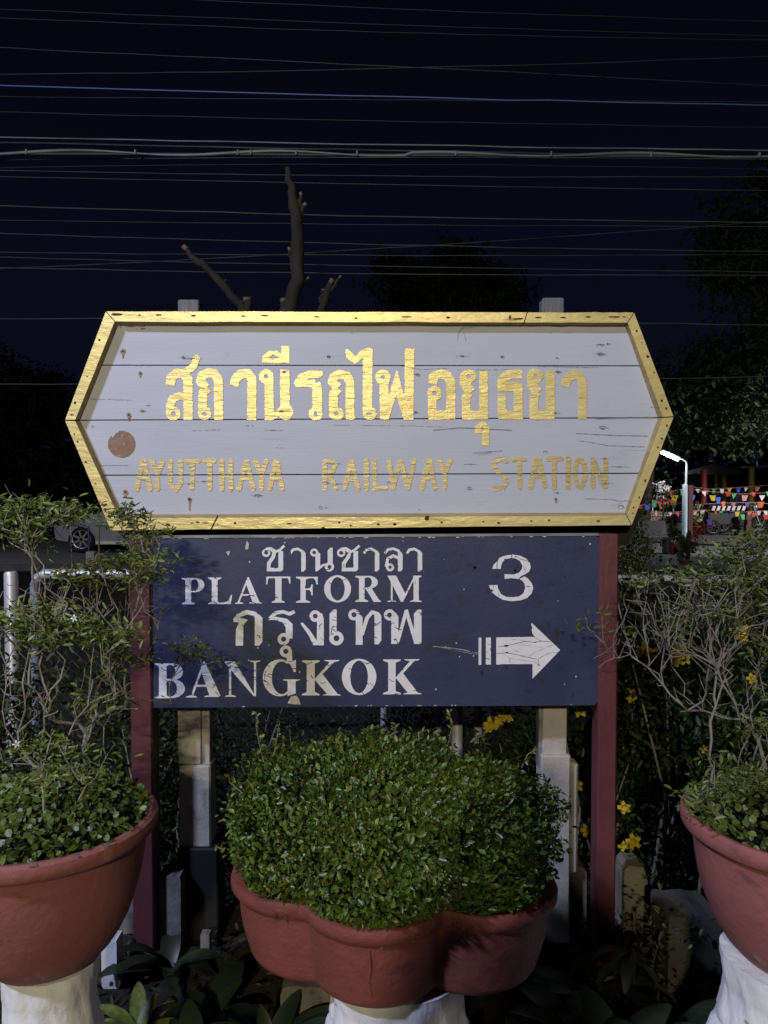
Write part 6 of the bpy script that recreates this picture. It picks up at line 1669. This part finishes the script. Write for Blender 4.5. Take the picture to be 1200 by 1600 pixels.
# ================================================================== the person taking the picture, standing just behind the camera
def figure():
    t = thing('person', (0.0, -.42, 0), 'person in dark clothes facing the signs, both arms raised to take the picture', 'person')
    me = bpy.data.meshes.new('figure')
    J = []; E = []; RD = []
    def j(p, r, par=None):
        J.append(Vector(p) + Vector((.0, -.42, 0)) - ORG[t.name]); RD.append(r)
        if par is not None: E.append((par, len(J) - 1))
        return len(J) - 1
    pel = j((0, 0, .98), (.150, .105)); ab = j((0, .0, 1.14), (.135, .095), pel); chs = j((0, -.01, 1.32), (.155, .105), ab); up_ = j((0, 0, 1.43), (.10, .075), chs)
    nk = j((0, .015, 1.51), (.052, .055), up_); hd = j((0, .03, 1.60), (.075, .09), nk); hd2 = j((0, .035, 1.69), (.070, .085), hd); j((0, .03, 1.735), (.04, .05), hd2)
    j((0, .125, 1.615), (.012, .012), hd)
    for s_ in (-1, 1):
        sh_ = j((.175 * s_, 0, 1.405), (.062, .062), up_); el = j((.265 * s_, .12, 1.19), (.045, .045), sh_); fo = j((.17 * s_, .20, 1.36), (.036, .036), el); wr = j((.10 * s_, .25, 1.50), (.026, .026), fo); pm = j((.085 * s_, .27, 1.54), (.036, .016), wr)
        for k in range(4):
            f1 = j((.075 * s_, .282, 1.53 + .020 * k), (.0095, .0095), pm); j((.045 * s_, .288, 1.535 + .020 * k), (.0085, .0085), f1)
        th_ = j((.07 * s_, .262, 1.515), (.011, .011), pm); j((.045 * s_, .262, 1.53), (.009, .009), th_)
        hp = j((.095 * s_, 0, .92), (.095, .095), pel); kn_ = j((.105 * s_, .01, .50), (.060, .060), hp); an = j((.115 * s_, -.02, .09), (.040, .040), kn_); j((.125 * s_, .13, .035), (.042, .032), an)
    me.from_pydata([tuple(v) for v in J], E, [])
    me.materials.append(M['black'])
    o = bpy.data.objects.new('body', me); C.objects.link(o); o.parent = t
    md = o.modifiers.new('skin', 'SKIN'); md.use_smooth_shade = True
    if not me.skin_vertices: 
        return t
    for i, v in enumerate(me.skin_vertices[0].data):
        v.radius = RD[i]; v.use_root = (i == 0)
    sb = o.modifiers.new('sub', 'SUBSURF'); sb.levels = 1; sb.render_levels = 2
    mb = MB(); mb.ell((.0, -.40, 1.69), (.092, .105, .088), 16, 10); mb.build('hair', M['tyre'], t, smooth=True)
    return t
figure()
